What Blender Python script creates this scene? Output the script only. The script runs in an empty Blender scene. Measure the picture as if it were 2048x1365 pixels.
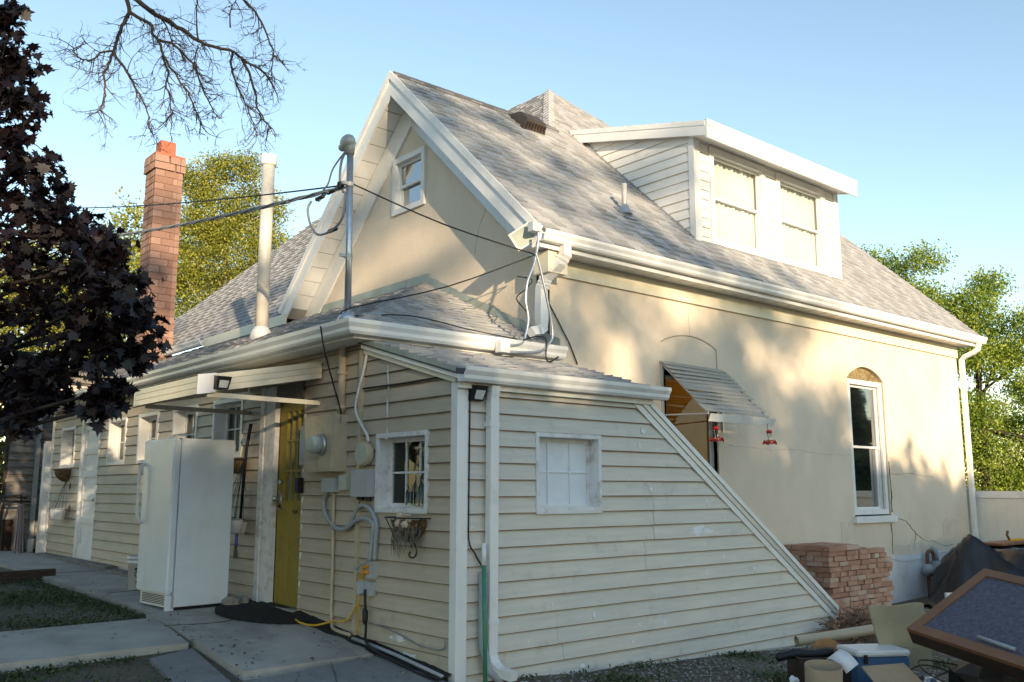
import bpy, bmesh, math, random
import numpy as np
from mathutils import Vector, Matrix, Euler
from mathutils.geometry import tessellate_polygon
random.seed(7); RNG = np.random.default_rng(7)
sc = bpy.context.scene
COL = sc.collection
# ---------------------------------------------------------------- camera
CAM = Vector((-4.487, -5.898, 1.45))
cd = bpy.data.cameras.new('camera'); cam = bpy.data.objects.new('camera', cd); COL.objects.link(cam)
cd.sensor_width = 36.0; cd.lens = 36.0*1838.0/2048.0; cd.clip_end = 3000; cd.clip_start = 0.05
AZ = math.radians(49.4); PITCH = math.radians(9.2)
FWD = Vector((math.cos(AZ)*math.cos(PITCH), math.sin(AZ)*math.cos(PITCH), math.sin(PITCH)))
cam.location = CAM; cam.rotation_euler = FWD.to_track_quat('-Z', 'Y').to_euler()
sc.camera = cam
# ---------------------------------------------------------------- sky and sun
SUN_EL = math.radians(10.0); SUN_AZ = math.radians(20.0)      # from -Y towards -X
SDIR = Vector((-math.sin(SUN_AZ)*math.cos(SUN_EL), -math.cos(SUN_AZ)*math.cos(SUN_EL), math.sin(SUN_EL)))
w = bpy.data.worlds.new('World'); sc.world = w; w.use_nodes = True
nt = w.node_tree; bg = nt.nodes['Background']
sky = nt.nodes.new('ShaderNodeTexSky'); sky.sky_type = 'NISHITA'; sky.sun_disc = False
sky.sun_elevation = SUN_EL; sky.sun_rotation = math.atan2(SDIR.x, SDIR.y)
sky.air_density = 1.25; sky.dust_density = 0.22; sky.ozone_density = 1.0; sky.altitude = 1500
nt.links.new(sky.outputs[0], bg.inputs[0]); bg.inputs[1].default_value = 0.15
sl = bpy.data.lights.new('sun', 'SUN'); sun = bpy.data.objects.new('sun', sl); COL.objects.link(sun)
sl.energy = 4.0; sl.angle = math.radians(0.53); sl.color = (1.0, 0.78, 0.52)
sun.rotation_euler = (-SDIR).to_track_quat('-Z', 'Y').to_euler(); sun.location = (-10, -25, 20)
vs = sc.view_settings; vs.view_transform = 'Standard'; vs.look = 'None'; vs.exposure = 1.12; vs.gamma = 1.0
vs.use_curve_mapping = False

# ---------------------------------------------------------------- materials
MATS = {}
def nodes_of(name):
    m = bpy.data.materials.new(name); m.use_nodes = True; MATS[name] = m
    return m, m.node_tree.nodes, m.node_tree.links, m.node_tree.nodes['Principled BSDF']
def c4(c): return (c[0], c[1], c[2], 1.0)
def noise(N, L, vec, scale, detail=4, rough=.55):
    n = N.new('ShaderNodeTexNoise'); n.inputs['Scale'].default_value = scale
    n.inputs['Detail'].default_value = detail; n.inputs['Roughness'].default_value = rough
    L.new(vec, n.inputs['Vector']); return n.outputs[0]
def ramp(N, L, fac, stops):
    r = N.new('ShaderNodeValToRGB'); e = r.color_ramp.elements
    while len(e) < len(stops): e.new(0.5)
    for i, (p, c) in enumerate(stops): e[i].position = p; e[i].color = c4(c) if len(c) == 3 else c
    L.new(fac, r.inputs[0]); return r.outputs[0]
def mixc(N, L, fac, a, b, mode='MIX'):
    m = N.new('ShaderNodeMix'); m.data_type = 'RGBA'; m.blend_type = mode
    if isinstance(fac, float): m.inputs[0].default_value = fac
    else: L.new(fac, m.inputs[0])
    for s, k in ((a, 6), (b, 7)):
        if isinstance(s, tuple): m.inputs[k].default_value = c4(s)
        else: L.new(s, m.inputs[k])
    return m.outputs[2]
def coords(N, L, stretch=None):
    t = N.new('ShaderNodeTexCoord'); v = t.outputs['Object']
    if stretch:
        mp = N.new('ShaderNodeMapping'); mp.inputs['Scale'].default_value = stretch
        L.new(v, mp.inputs[0]); v = mp.outputs[0]
    return v
def bump(N, L, B, h, strength, dist=.01):
    b = N.new('ShaderNodeBump'); b.inputs['Strength'].default_value = strength; b.inputs['Distance'].default_value = dist
    L.new(h, b.inputs['Height']); L.new(b.outputs[0], B.inputs['Normal'])
def mat(name, col, rough=.6, var=.12, scale=4., bmp=0., bscale=80., metal=0., spec=.4, col2=None, stretch=None, dirt=0., dirtcol=(.08,.06,.04), dscale=2.5):
    m, N, L, B = nodes_of(name); v = coords(N, L, stretch)
    a = tuple(c*(1-var) for c in col); b = col2 if col2 else tuple(min(1, c*(1+var)) for c in col)
    f = noise(N, L, v, scale, 5)
    c = ramp(N, L, f, [(.3, a), (.7, b)])
    if dirt > 0:
        d = noise(N, L, v, dscale, 8, .7); df = ramp(N, L, d, [(.5, (0,0,0)), (.75, (dirt, dirt, dirt))])
        c = mixc(N, L, df, c, dirtcol)
    L.new(c, B.inputs['Base Color'])
    B.inputs['Roughness'].default_value = rough; B.inputs['Metallic'].default_value = metal
    B.inputs['Specular IOR Level'].default_value = spec
    if bmp: bump(N, L, B, noise(N, L, v, bscale, 4), bmp)
    return m
def attr(N, nm='tone'):
    a = N.new('ShaderNodeAttribute'); a.attribute_name = nm; return a.outputs['Fac']
def tone_mat(name, stops, rough=.8, gr=.25, gscale=160., bmp=.3, spec=.3, big=0.):
    m, N, L, B = nodes_of(name); v = coords(N, L)
    c = ramp(N, L, attr(N), stops)
    g = ramp(N, L, noise(N, L, v, gscale, 3, .7), [(.3, (1-gr,)*3), (.7, (1+gr*.4,)*3)])
    c = mixc(N, L, 1.0, c, g, 'MULTIPLY')
    if big:
        g2 = ramp(N, L, noise(N, L, v, 1.1, 5, .6), [(.35, (1-big,)*3), (.65, (1,1,1))])
        c = mixc(N, L, 1.0, c, g2, 'MULTIPLY')
    L.new(c, B.inputs['Base Color']); B.inputs['Roughness'].default_value = rough; B.inputs['Specular IOR Level'].default_value = spec
    if bmp: bump(N, L, B, noise(N, L, v, gscale, 3), bmp, .006)
    return m
def leaf_mat(name, stops, trans=.35, rough=.5, spec=.35):
    m, N, L, B = nodes_of(name)
    c = ramp(N, L, attr(N), stops); L.new(c, B.inputs['Base Color'])
    B.inputs['Roughness'].default_value = rough; B.inputs['Specular IOR Level'].default_value = spec
    if trans > 0:
        t = N.new('ShaderNodeBsdfTranslucent'); t2 = mixc(N, L, 1.0, c, (1.3, 1.35, .7), 'MULTIPLY'); L.new(t2, t.inputs[0])
        mx = N.new('ShaderNodeMixShader'); mx.inputs[0].default_value = trans
        L.new(B.outputs[0], mx.inputs[1]); L.new(t.outputs[0], mx.inputs[2])
        L.new(mx.outputs[0], N['Material Output'].inputs[0])
    return m
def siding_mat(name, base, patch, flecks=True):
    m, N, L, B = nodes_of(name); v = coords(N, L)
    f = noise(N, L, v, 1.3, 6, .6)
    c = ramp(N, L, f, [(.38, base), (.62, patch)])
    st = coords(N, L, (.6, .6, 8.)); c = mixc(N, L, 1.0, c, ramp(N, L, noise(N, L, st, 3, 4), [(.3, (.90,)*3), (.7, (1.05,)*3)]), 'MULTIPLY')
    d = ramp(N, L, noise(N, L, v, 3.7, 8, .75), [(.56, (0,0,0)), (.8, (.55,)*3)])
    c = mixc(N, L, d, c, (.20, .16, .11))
    if flecks:
        fl = ramp(N, L, noise(N, L, v, 16, 3, .5), [(.745, (0,0,0)), (.76, (1,1,1))])
        c = mixc(N, L, fl, c, (.72, .72, .70))
    L.new(c, B.inputs['Base Color']); B.inputs['Roughness'].default_value = .55; B.inputs['Specular IOR Level'].default_value = .35
    gr = coords(N, L, (12., 12., 90.)); bump(N, L, B, noise(N, L, gr, 3, 4), .12, .004)
    return m
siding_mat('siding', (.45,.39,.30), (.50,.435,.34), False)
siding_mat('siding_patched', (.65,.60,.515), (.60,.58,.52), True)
mat('hem_dark', (.14,.11,.08), .7, .3, 6); mat('hem_rust_shadow', (.23,.13,.09), .7, .3, 6); mat('hem_pale', (.46,.41,.33), .7, .2, 6)  # drip-edge rust and dirt, with the lip's shadow line painted into the hems
siding_mat('siding_white', (.80,.79,.76), (.76,.75,.72), False)
m, N, L, B = nodes_of('stucco'); v = coords(N, L)
c = ramp(N, L, noise(N, L, v, .9, 6, .6), [(.3, (.71,.61,.48)), (.7, (.77,.67,.545))])
st = coords(N, L, (1., 1., .6)); c = mixc(N, L, 1.0, c, ramp(N, L, noise(N, L, st, 1.4, 7, .6), [(.35, (.93,.92,.90)), (.65, (1.02,)*3)]), 'MULTIPLY')
c = mixc(N, L, 1.0, c, ramp(N, L, noise(N, L, v, 110, 4, .7), [(.3, (.88,)*3), (.7, (1.05,)*3)]), 'MULTIPLY')
c = mixc(N, L, ramp(N, L, noise(N, L, v, 2.6, 9, .75), [(.58, (0,0,0)), (.78, (.35,)*3)]), c, (.40,.34,.26))
L.new(c, B.inputs['Base Color']); B.inputs['Roughness'].default_value = .9; B.inputs['Specular IOR Level'].default_value = .2
bump(N, L, B, noise(N, L, v, 60, 6, .7), .6, .012)
mat('white_paint', (.74,.74,.72), .5, .06, 3, .08, 40, dirt=.35, dirtcol=(.35,.31,.25), dscale=6)
mat('white_old', (.70,.71,.71), .6, .08, 6, .25, 45, dirt=.75, dirtcol=(.26,.20,.14), dscale=9)
mat('white_alu', (.76,.76,.74), .35, .05, 2, 0, dirt=.4, dirtcol=(.42,.38,.32), dscale=4, spec=.5)
mat('cream_alu', (.72,.67,.52), .4, .05, 2, 0, dirt=.35, dirtcol=(.35,.29,.2), dscale=4, spec=.45)
mat('grey_alu', (.56,.57,.57), .35, .08, 3, .05, 30, metal=.35, dirt=.4, dirtcol=(.3,.28,.25))
mat('galv', (.50,.52,.54), .35, .15, 14, .05, 60, metal=.85, spec=.5)
mat('galv_dull', (.52,.51,.47), .55, .15, 8, .05, 60, metal=.35, dirt=.5, dirtcol=(.32,.22,.14), dscale=5)
mat('flashing', (.36,.40,.36), .55, .2, 5, .1, 30, metal=.3, dirt=.4, dirtcol=(.25,.3,.25))
tone_mat('shingle', [(0., (.22,.225,.235)), (.45, (.40,.40,.405)), (1., (.56,.55,.54))], .9, .30, 200, .5, .2, .06)
mat('shingle_deck', (.10,.10,.10), .95)
mat('mustard', (.28,.215,.03), .6, .14, 5, .15, 25, dirt=.5, dirtcol=(.13,.105,.04), dscale=7)
mat('blackplastic', (.012,.012,.013), .5, .1)
mat('rubber', (.012,.012,.013), .85, .3, 30, .8, 120)
mat('tar', (.018,.016,.014), .8, .4, 12, .9, 40)
mat('beige_paint', (.50,.425,.30), .5, .08, 6, .06, 40, dirt=.4, dirtcol=(.25,.2,.14), dscale=8)
mat('grey_box', (.42,.44,.46), .5, .06, 5, .04, 50, dirt=.4, dirtcol=(.25,.24,.22), dscale=10)
mat('grey_green', (.45,.48,.40), .5, .06)
mat('grey_pvc', (.33,.355,.375), .5, .08, 8)
mat('yellow', (.62,.36,.02), .5, .1); mat('orange', (.70,.30,.03), .5, .1)
mat('blue', (.12,.16,.62), .4, .1); mat('red', (.55,.015,.015), .3, .1, spec=.5); mat('flower_yellow', (.75,.5,.05), .4, .1)
mat('green_pole', (.045,.22,.12), .45, .2, 10)
mat('white_plastic', (.72,.73,.74), .35, .04, 3, spec=.5)
mat('freezer', (.74,.83,.90), .3, .03, 2.5, .03, 220, spec=.5, dirt=.3, dirtcol=(.48,.47,.43), dscale=3.2)
mat('ceramic', (.78,.77,.74), .3, .05, 5, spec=.5)
mat('concrete', (.37,.355,.315), .9, .2, 1.7, .5, 70, dirt=.8, dirtcol=(.17,.16,.135), dscale=1.3)
mat('concrete_dark', (.22,.22,.215), .9, .2, 1.6, .5, 70, dirt=.8, dirtcol=(.12,.115,.105), dscale=1.5)
mat('found_white', (.70,.70,.70), .8, .08, 3, .4, 30, dirt=.5, dirtcol=(.38,.35,.32))
mat('old_wood', (.17,.15,.125), .85, .45, 6, .7, 30, stretch=(1.2,1.2,14), dirt=.6, dirtcol=(.05,.045,.04))
mat('grey_wood', (.21,.195,.175), .85, .4, 5, .6, 30, stretch=(1.5,1.5,12), dirt=.5, dirtcol=(.07,.06,.05))
mat('dark_timber', (.055,.04,.032), .85, .4, 6, .7, 30, stretch=(2,12,12))
mat('bark', (.085,.06,.042), .9, .4, 9, .8, 30); mat('bark_dark', (.035,.027,.022), .9, .4, 9, .8, 30); mat('bark_pale', (.26,.23,.19), .9, .4, 6, .6, 25)
tone_mat('brick', [(0., (.40,.20,.135)), (.4, (.50,.285,.195)), (.75, (.55,.34,.245)), (.93, (.56,.41,.31)), (1., (.58,.53,.38))], .9, .3, 60, .6)
tone_mat('chimney_brick', [(0., (.24,.135,.10)), (.5, (.31,.185,.14)), (1., (.37,.235,.185))], .9, .25, 50, .6)
mat('mortar', (.20,.12,.09), .95, .2, 20, .5, 60)
mat('clay', (.33,.11,.065), .8, .15, 8, .3, 40)
mat('tarp', (.022,.022,.026), .38, .3, 7, .8, 9)
mat('brown_frame', (.20,.095,.048), .6, .15, 5, .15, 60, dirt=.2)
mat('brown_dark', (.035,.02,.014), .6, .25, 6)
m, N, L, B = nodes_of('felt'); v = coords(N, L)
c = ramp(N, L, noise(N, L, v, 34, 6, .75), [(.3, (.05,.05,.075)), (.55, (.105,.105,.14)), (.72, (.175,.17,.195)), (.8, (.32,.31,.32))])
L.new(c, B.inputs['Base Color']); B.inputs['Roughness'].default_value = .95; bump(N, L, B, noise(N, L, v, 90, 4), .6, .01)
mat('foam', (.36,.31,.20), .8, .16, 3, .2, 20, dirt=.6, dirtcol=(.47,.48,.46), dscale=3.5)
mat('cardboard', (.36,.27,.18), .85, .12, 5); mat('tan_pvc', (.47,.38,.27), .5, .06)
mat('cooler_blue', (.055,.13,.26), .45, .1); mat('silver', (.55,.58,.64), .25, .1, metal=.8)
mat('dry_twig', (.20,.125,.085), .9, .4, 30); mat('stone', (.27,.255,.23), .9, .25, 8, .6, 25)
mat('curtain', (.60,.60,.585), .9, .08, 4); mat('blind', (.40,.39,.35), .9, .1, 3)
mat('room_dark', (.02,.02,.02), .9); mat('room_gold', (.52,.35,.10), .8, .1); mat('room_door', (.05,.035,.02), .5)
mat('boarded', (.70,.735,.78), .55, .05, 3, .1, 30, dirt=.25, dirtcol=(.45,.46,.47), dscale=7)
mat('coir', (.115,.075,.035), .95, .5, 40, .9, 60); mat('rust', (.16,.075,.045), .8, .4, 15, .4, 40)
mat('vent_brown', (.05,.042,.036), .6, .15, 8); mat('arch_mat', (.20,.15,.07), .8, .5, 18, .5, 30); mat('flue_paint', (.60,.57,.50), .5, .12, 5, .05, 40, dirt=.5, dirtcol=(.35,.28,.2), dscale=4); mat('awning_metal', (.40,.39,.36), .5, .12, 6, .1, 30, metal=.2, dirt=.5, dirtcol=(.24,.2,.15), dscale=6); mat('crack_pale', (.40,.34,.255), .95); mat('stucco_patch', (.655,.565,.44), .95, .08, 5, .5, 50); mat('fence_vinyl', (.74,.70,.62), .45, .03, 3); mat('seam', (.30,.29,.27), .8); mat('hair', (.22,.20,.16), .95, .4, 40); mat('shell', (.55,.45,.36), .6, .2, 20)
mat('cable_black', (.015,.015,.016), .6, .1); mat('cable_grey', (.24,.25,.26), .5, .2, 20)
mat('crack', (.10,.085,.065), .95); mat('lens', (.42,.47,.42), .25, .1, spec=.6); mat('lens_pale', (.62,.64,.60), .3, .15, 40, spec=.6)
mat('ink', (.02,.02,.02), .8); mat('gas_grey', (.31,.34,.36), .5, .1); mat('green_moss', (.05,.13,.02), .9, .4, 30, .8, 60)
mat('fabric_pale', (.42,.36,.36), .9, .1); mat('woodslab', (.30,.15,.065), .8, .25, 12)
leaf_mat('leaf_maple', [(0., (.006,.004,.005)), (.6, (.014,.007,.010)), (.95, (.026,.013,.017)), (1., (.05,.028,.018))], .10, .45, .4)
leaf_mat('leaf_lit', [(0., (.13,.155,.022)), (.5, (.25,.265,.04)), (1., (.42,.40,.08))], .32)
leaf_mat('leaf_green', [(0., (.10,.17,.018)), (.5, (.20,.28,.035)), (1., (.37,.41,.07))], .32)
leaf_mat('leaf_dark', [(0., (.02,.035,.008)), (.5, (.045,.075,.015)), (1., (.08,.12,.02))], .3)
leaf_mat('leaf_litter', [(0., (.06,.04,.02)), (.6, (.14,.10,.05)), (.9, (.05,.08,.02)), (1., (.3,.28,.2))], 0.)
leaf_mat('leaf_shade', [(0., (.02,.035,.01)), (1., (.06,.09,.025))], 0.)
leaf_mat('leaf_weed', [(0., (.02,.04,.01)), (.5, (.045,.085,.02)), (.8, (.075,.12,.04)), (1., (.16,.14,.07))], .25)
m, N, L, B = nodes_of('glass')
tr = N.new('ShaderNodeBsdfTransparent'); tr.inputs[0].default_value = (.86,.90,.88,1); gl = N.new('ShaderNodeBsdfGlossy'); gl.inputs['Roughness'].default_value = .02
fr = N.new('ShaderNodeFresnel'); fr.inputs[0].default_value = 1.5; mx = N.new('ShaderNodeMixShader')
L.new(fr.outputs[0], mx.inputs[0]); L.new(tr.outputs[0], mx.inputs[1]); L.new(gl.outputs[0], mx.inputs[2]); L.new(mx.outputs[0], N['Material Output'].inputs[0])
m, N, L, B = nodes_of('mirror_glass'); B.inputs['Base Color'].default_value = (.012,.014,.016,1); B.inputs['Roughness'].default_value = .03
B.inputs['Specular IOR Level'].default_value = 1.0; B.inputs['IOR'].default_value = 2.7
v = coords(N, L); bump(N, L, B, noise(N, L, v, 2.2, 2), .03, .02)
m, N, L, B = nodes_of('frosted'); B.inputs['Base Color'].default_value = (.17,.19,.195,1); B.inputs['Roughness'].default_value = .3
m, N, L, B = nodes_of('bulb'); B.inputs['Emission Color'].default_value = (1,.62,.2,1); B.inputs['Emission Strength'].default_value = 6
# ground
m, N, L, B = nodes_of('dirt'); v = coords(N, L)
c = ramp(N, L, noise(N, L, v, .9, 8, .65), [(.3, (.105,.083,.06)), (.5, (.145,.118,.088)), (.7, (.19,.165,.125))])
c = mixc(N, L, ramp(N, L, noise(N, L, v, 26, 5, .7), [(.52, (0,0,0)), (.72, (.8,.8,.8))]), c, (.24,.215,.175))
c = mixc(N, L, ramp(N, L, noise(N, L, v, 6, 6, .7), [(.55, (0,0,0)), (.72, (.7,.7,.7))]), c, (.045,.055,.022))
L.new(c, B.inputs['Base Color']); B.inputs['Roughness'].default_value = .95; B.inputs['Specular IOR Level'].default_value = .15
bump(N, L, B, noise(N, L, v, 22, 6, .7), .8, .03)

# ---------------------------------------------------------------- mesh helpers
V = Vector
class Frame:
    def __init__(s, o, u, n, w=(0,0,1)): s.o = V(o); s.u = V(u); s.n = V(n); s.w = V(w)
    def p(s, u, z, n=0.0): return s.o + s.u*u + s.w*z + s.n*n
LEFT = Frame((0,0,0), (0,1,0), (-1,0,0)); RIGHT = Frame((0,0,0), (1,0,0), (0,-1,0))
STUC = Frame((0,1.5,0), (1,0,0), (0,-1,0)); GABLE = Frame((2.33,0,0), (0,1,0), (-1,0,0))
DFRONT = Frame((0,1.8,0), (1,0,0), (0,-1,0)); DCHEEK = Frame((5.45,0,0), (0,1,0), (-1,0,0)); WORLD = Frame((0,0,0), (1,0,0), (0,1,0))
class MB:
    def __init__(s): s.v = []; s.f = []; s.t = []; s.mi = {}
    def add(s, vs, fs, tone=None, mi=0):
        b = len(s.v)
        if mi:
            for k_ in range(len(fs)): s.mi[len(s.f)+k_] = mi
        s.v += [V(p) for p in vs]; s.f += [tuple(i+b for i in f) for f in fs]
        s.t += [0.5 if tone is None else tone]*len(vs); return s
    def hexa(s, p, tone=None):
        return s.add(p, [(0,3,2,1),(4,5,6,7),(0,1,5,4),(1,2,6,5),(2,3,7,6),(3,0,4,7)], tone)
    def box(s, x0, x1, y0, y1, z0, z1, tone=None):
        return s.hexa([(x0,y0,z0),(x1,y0,z0),(x1,y1,z0),(x0,y1,z0),(x0,y0,z1),(x1,y0,z1),(x1,y1,z1),(x0,y1,z1)], tone)
    def lbox(s, F, u0, u1, z0, z1, n0, n1, tone=None):
        return s.hexa([F.p(u0,z0,n0),F.p(u1,z0,n0),F.p(u1,z0,n1),F.p(u0,z0,n1),F.p(u0,z1,n0),F.p(u1,z1,n0),F.p(u1,z1,n1),F.p(u0,z1,n1)], tone)
    def obox(s, c, a, b, d, tone=None):
        c, a, b, d = V(c), V(a), V(b), V(d)
        return s.hexa([c-a-b-d,c+a-b-d,c+a+b-d,c-a+b-d,c-a-b+d,c+a-b+d,c+a+b+d,c-a+b+d], tone)
    def prism(s, pts, vec, tone=None):
        n = len(pts); vec = V(vec); ps = [V(p) for p in pts]
        return s.add(ps+[p+vec for p in ps], [tuple(range(n)), tuple(range(2*n-1, n-1, -1))]+[(i,(i+1)%n,n+(i+1)%n,n+i) for i in range(n)], tone)
    def tube(s, pts, r, n=8, cap=True, tone=None):
        ps = [V(p) for p in pts]; m = len(ps); rs = r if isinstance(r, (list, tuple)) else [r]*m
        vs = []; T0 = None; nx = None
        for i, p in enumerate(ps):
            t = (ps[min(i+1,m-1)]-ps[max(i-1,0)])
            t = t.normalized() if t.length > 1e-9 else V((0,0,1))
            if nx is None: nx = t.orthogonal().normalized()
            else:
                nx = nx - t*nx.dot(t); nx = nx.normalized() if nx.length > 1e-6 else t.orthogonal().normalized()
            b = t.cross(nx)
            for k in range(n):
                a = 2*math.pi*k/n; vs.append(p+(nx*math.cos(a)+b*math.sin(a))*rs[i])
        fs = [(i*n+k, i*n+(k+1)%n, (i+1)*n+(k+1)%n, (i+1)*n+k) for i in range(m-1) for k in range(n)]
        if cap: fs += [tuple(range(n-1,-1,-1)), tuple(range((m-1)*n, m*n))]
        return s.add(vs, fs, tone)
    def lathe(s, prof, o=(0,0,0), n=20, ax=(0,0,1), cap=True):
        ax = V(ax).normalized(); x = ax.orthogonal().normalized(); y = ax.cross(x); o = V(o); vs = []
        for r, h in prof:
            for k in range(n):
                a = 2*math.pi*k/n; vs.append(o+ax*h+(x*math.cos(a)+y*math.sin(a))*r)
        m = len(prof); fs = [(i*n+k, i*n+(k+1)%n, (i+1)*n+(k+1)%n, (i+1)*n+k) for i in range(m-1) for k in range(n)]
        if cap: fs += [tuple(range(n-1,-1,-1)), tuple(range((m-1)*n, m*n))]
        return s.add(vs, fs)
    def sweep(s, prof, path, closed_prof=True):
        """profile (out, z) swept along a plan polyline with mitres; out = right-hand side of travel"""
        ps = [V((p[0],p[1],0)) for p in path]; zs = [p[2] for p in path]; m = len(ps); k = len(prof); vs = []
        for i in range(m):
            d0 = (ps[i]-ps[i-1]).normalized() if i > 0 else None; d1 = (ps[i+1]-ps[i]).normalized() if i < m-1 else None
            nn = [V((d.y,-d.x,0)) for d in (d0, d1) if d is not None]
            if len(nn) == 2: o = (nn[0]+nn[1]); o = o/ max(.2, o.dot(nn[0]))
            else: o = nn[0]
            for a, z in prof: vs.append(ps[i]+o*a+V((0,0,zs[i]+z)))
        fs = [(i*k+j, i*k+(j+1)%k, (i+1)*k+(j+1)%k, (i+1)*k+j) for i in range(m-1) for j in range(k if closed_prof else k-1)]
        if closed_prof: fs += [tuple(range(k-1,-1,-1)), tuple(range((m-1)*k, m*k))]
        return s.add(vs, fs)
    def sphere(s, c, r, n=10, sq=(1,1,1)):
        c = V(c); vs = []; m = max(4, n//2)
        for i in range(m+1):
            th = math.pi*i/m
            for k in range(n):
                a = 2*math.pi*k/n; vs.append(c+V((r*sq[0]*math.sin(th)*math.cos(a), r*sq[1]*math.sin(th)*math.sin(a), r*sq[2]*math.cos(th))))
        return s.add(vs, [(i*n+k, i*n+(k+1)%n, (i+1)*n+(k+1)%n, (i+1)*n+k) for i in range(m) for k in range(n)])
ORG = {}
def mesh_of(name, mb, mt, org, smooth):
    me = bpy.data.meshes.new(name); me.from_pydata([tuple(p-org) for p in mb.v], [], mb.f)
    for q_ in ([mt] if isinstance(mt, str) else (mt or [])): me.materials.append(MATS[q_])
    for k_, v_ in mb.mi.items(): me.polygons[k_].material_index = v_
    a = me.attributes.new('tone', 'FLOAT', 'POINT'); a.data.foreach_set('value', mb.t)
    if smooth: me.polygons.foreach_set('use_smooth', [True]*len(me.polygons))
    me.validate(); me.update(); return me
def part(name, mb, mt, parent, smooth=False, label=None, kind=None):
    org = ORG[parent.name]
    o = bpy.data.objects.new(name, mesh_of(name, mb, mt, org, smooth)); COL.objects.link(o); o.parent = parent; ORG[o.name] = org
    if label: o['label'] = label
    if kind: o['kind'] = kind
    return o
def tag(o, label, cat, group=None):
    o['label'] = label; o['category'] = cat
    if group: o['group'] = group
def thing(name, label, cat, loc=(0,0,0), group=None):
    o = bpy.data.objects.new(name, None); COL.objects.link(o); o.location = loc; o.empty_display_size = .1
    ORG[o.name] = V(loc); tag(o, label, cat, group); return o
def solo(name, mb, mt, label, cat, group=None, smooth=False):
    xs = [p.x for p in mb.v]; ys = [p.y for p in mb.v]; zs = [p.z for p in mb.v]
    org = V(((min(xs)+max(xs))/2, (min(ys)+max(ys))/2, min(zs)))
    o = bpy.data.objects.new(name, mesh_of(name, mb, mt, org, smooth)); COL.objects.link(o); o.location = org; ORG[o.name] = org
    tag(o, label, cat, group); return o
def setting(name, mb, mt, kind='structure', smooth=False):
    o = bpy.data.objects.new(name, mesh_of(name, mb, mt, V((0,0,0)), smooth)); COL.objects.link(o); o['kind'] = kind; ORG[o.name] = V((0,0,0)); return o
def smooth_path(pts, k=4):
    P = [V(p) for p in pts]; out = []
    for i in range(len(P)-1):
        p0, p1, p2, p3 = P[max(i-1,0)], P[i], P[i+1], P[min(i+2,len(P)-1)]
        for j in range(k):
            t = j/k; out.append(.5*((2*p1)+(p2-p0)*t+(2*p0-5*p1+4*p2-p3)*t*t+(3*p1-p0-3*p2+p3)*t*t*t))
    out.append(P[-1]); return out
def clip_poly(poly, a, b, c):
    """keep a*u+b*z<=c"""
    out = []
    for i in range(len(poly)):
        p, q = poly[i], poly[(i+1) % len(poly)]; dp = a*p[0]+b*p[1]-c; dq = a*q[0]+b*q[1]-c
        if dp <= 0: out.append(p)
        if (dp < 0 < dq) or (dq < 0 < dp):
            t = dp/(dp-dq); out.append((p[0]+(q[0]-p[0])*t, p[1]+(q[1]-p[1])*t))
    return out
def clip_convex(poly, outline):
    """outline counter-clockwise convex"""
    n = len(outline)
    for i in range(n):
        (x0,y0), (x1,y1) = outline[i], outline[(i+1) % n]; a, b = (y1-y0), -(x1-x0)
        poly = clip_poly(poly, a, b, a*x0+b*y0)
        if len(poly) < 3: return []
    return poly
def holed_wall(mb, F, outer, holes, depth):
    """flat wall face with reveal returns running inwards by depth"""
    loops = [outer]+holes; tri = tessellate_polygon([[V((u,z,0)) for u, z in lp] for lp in loops])
    flat = [p for lp in loops for p in lp]
    mb.add([F.p(u,z) for u, z in flat], [tuple(t) for t in tri])
    for lp in loops:
        n = len(lp); mb.add([F.p(u,z) for u, z in lp]+[F.p(u,z,-depth) for u, z in lp], [(i,(i+1)%n,n+(i+1)%n,n+i) for i in range(n)])
def rect(u0, u1, z0, z1): return [(u0,z0),(u1,z0),(u1,z1),(u0,z1)]
def smoothstep(a, b, x):
    t = min(1, max(0, (x-a)/(b-a))); return t*t*(3-2*t)
def lerp_t(x, xs, ys): return float(np.interp(x, xs, ys))
def gz(x, y):
    base = lerp_t(y, [-8,-2,0,1.4,2.5,3.5,12,20], [-.20,-.10,-.035,.09,.19,.235,.31,.33])
    right = lerp_t(x, [0,1,5,9,13,25], [-.035,-.07,-.25,-.28,-.26,-.2])
    t = smoothstep(0., 1., x); return base*(1-t)+right*t

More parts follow.
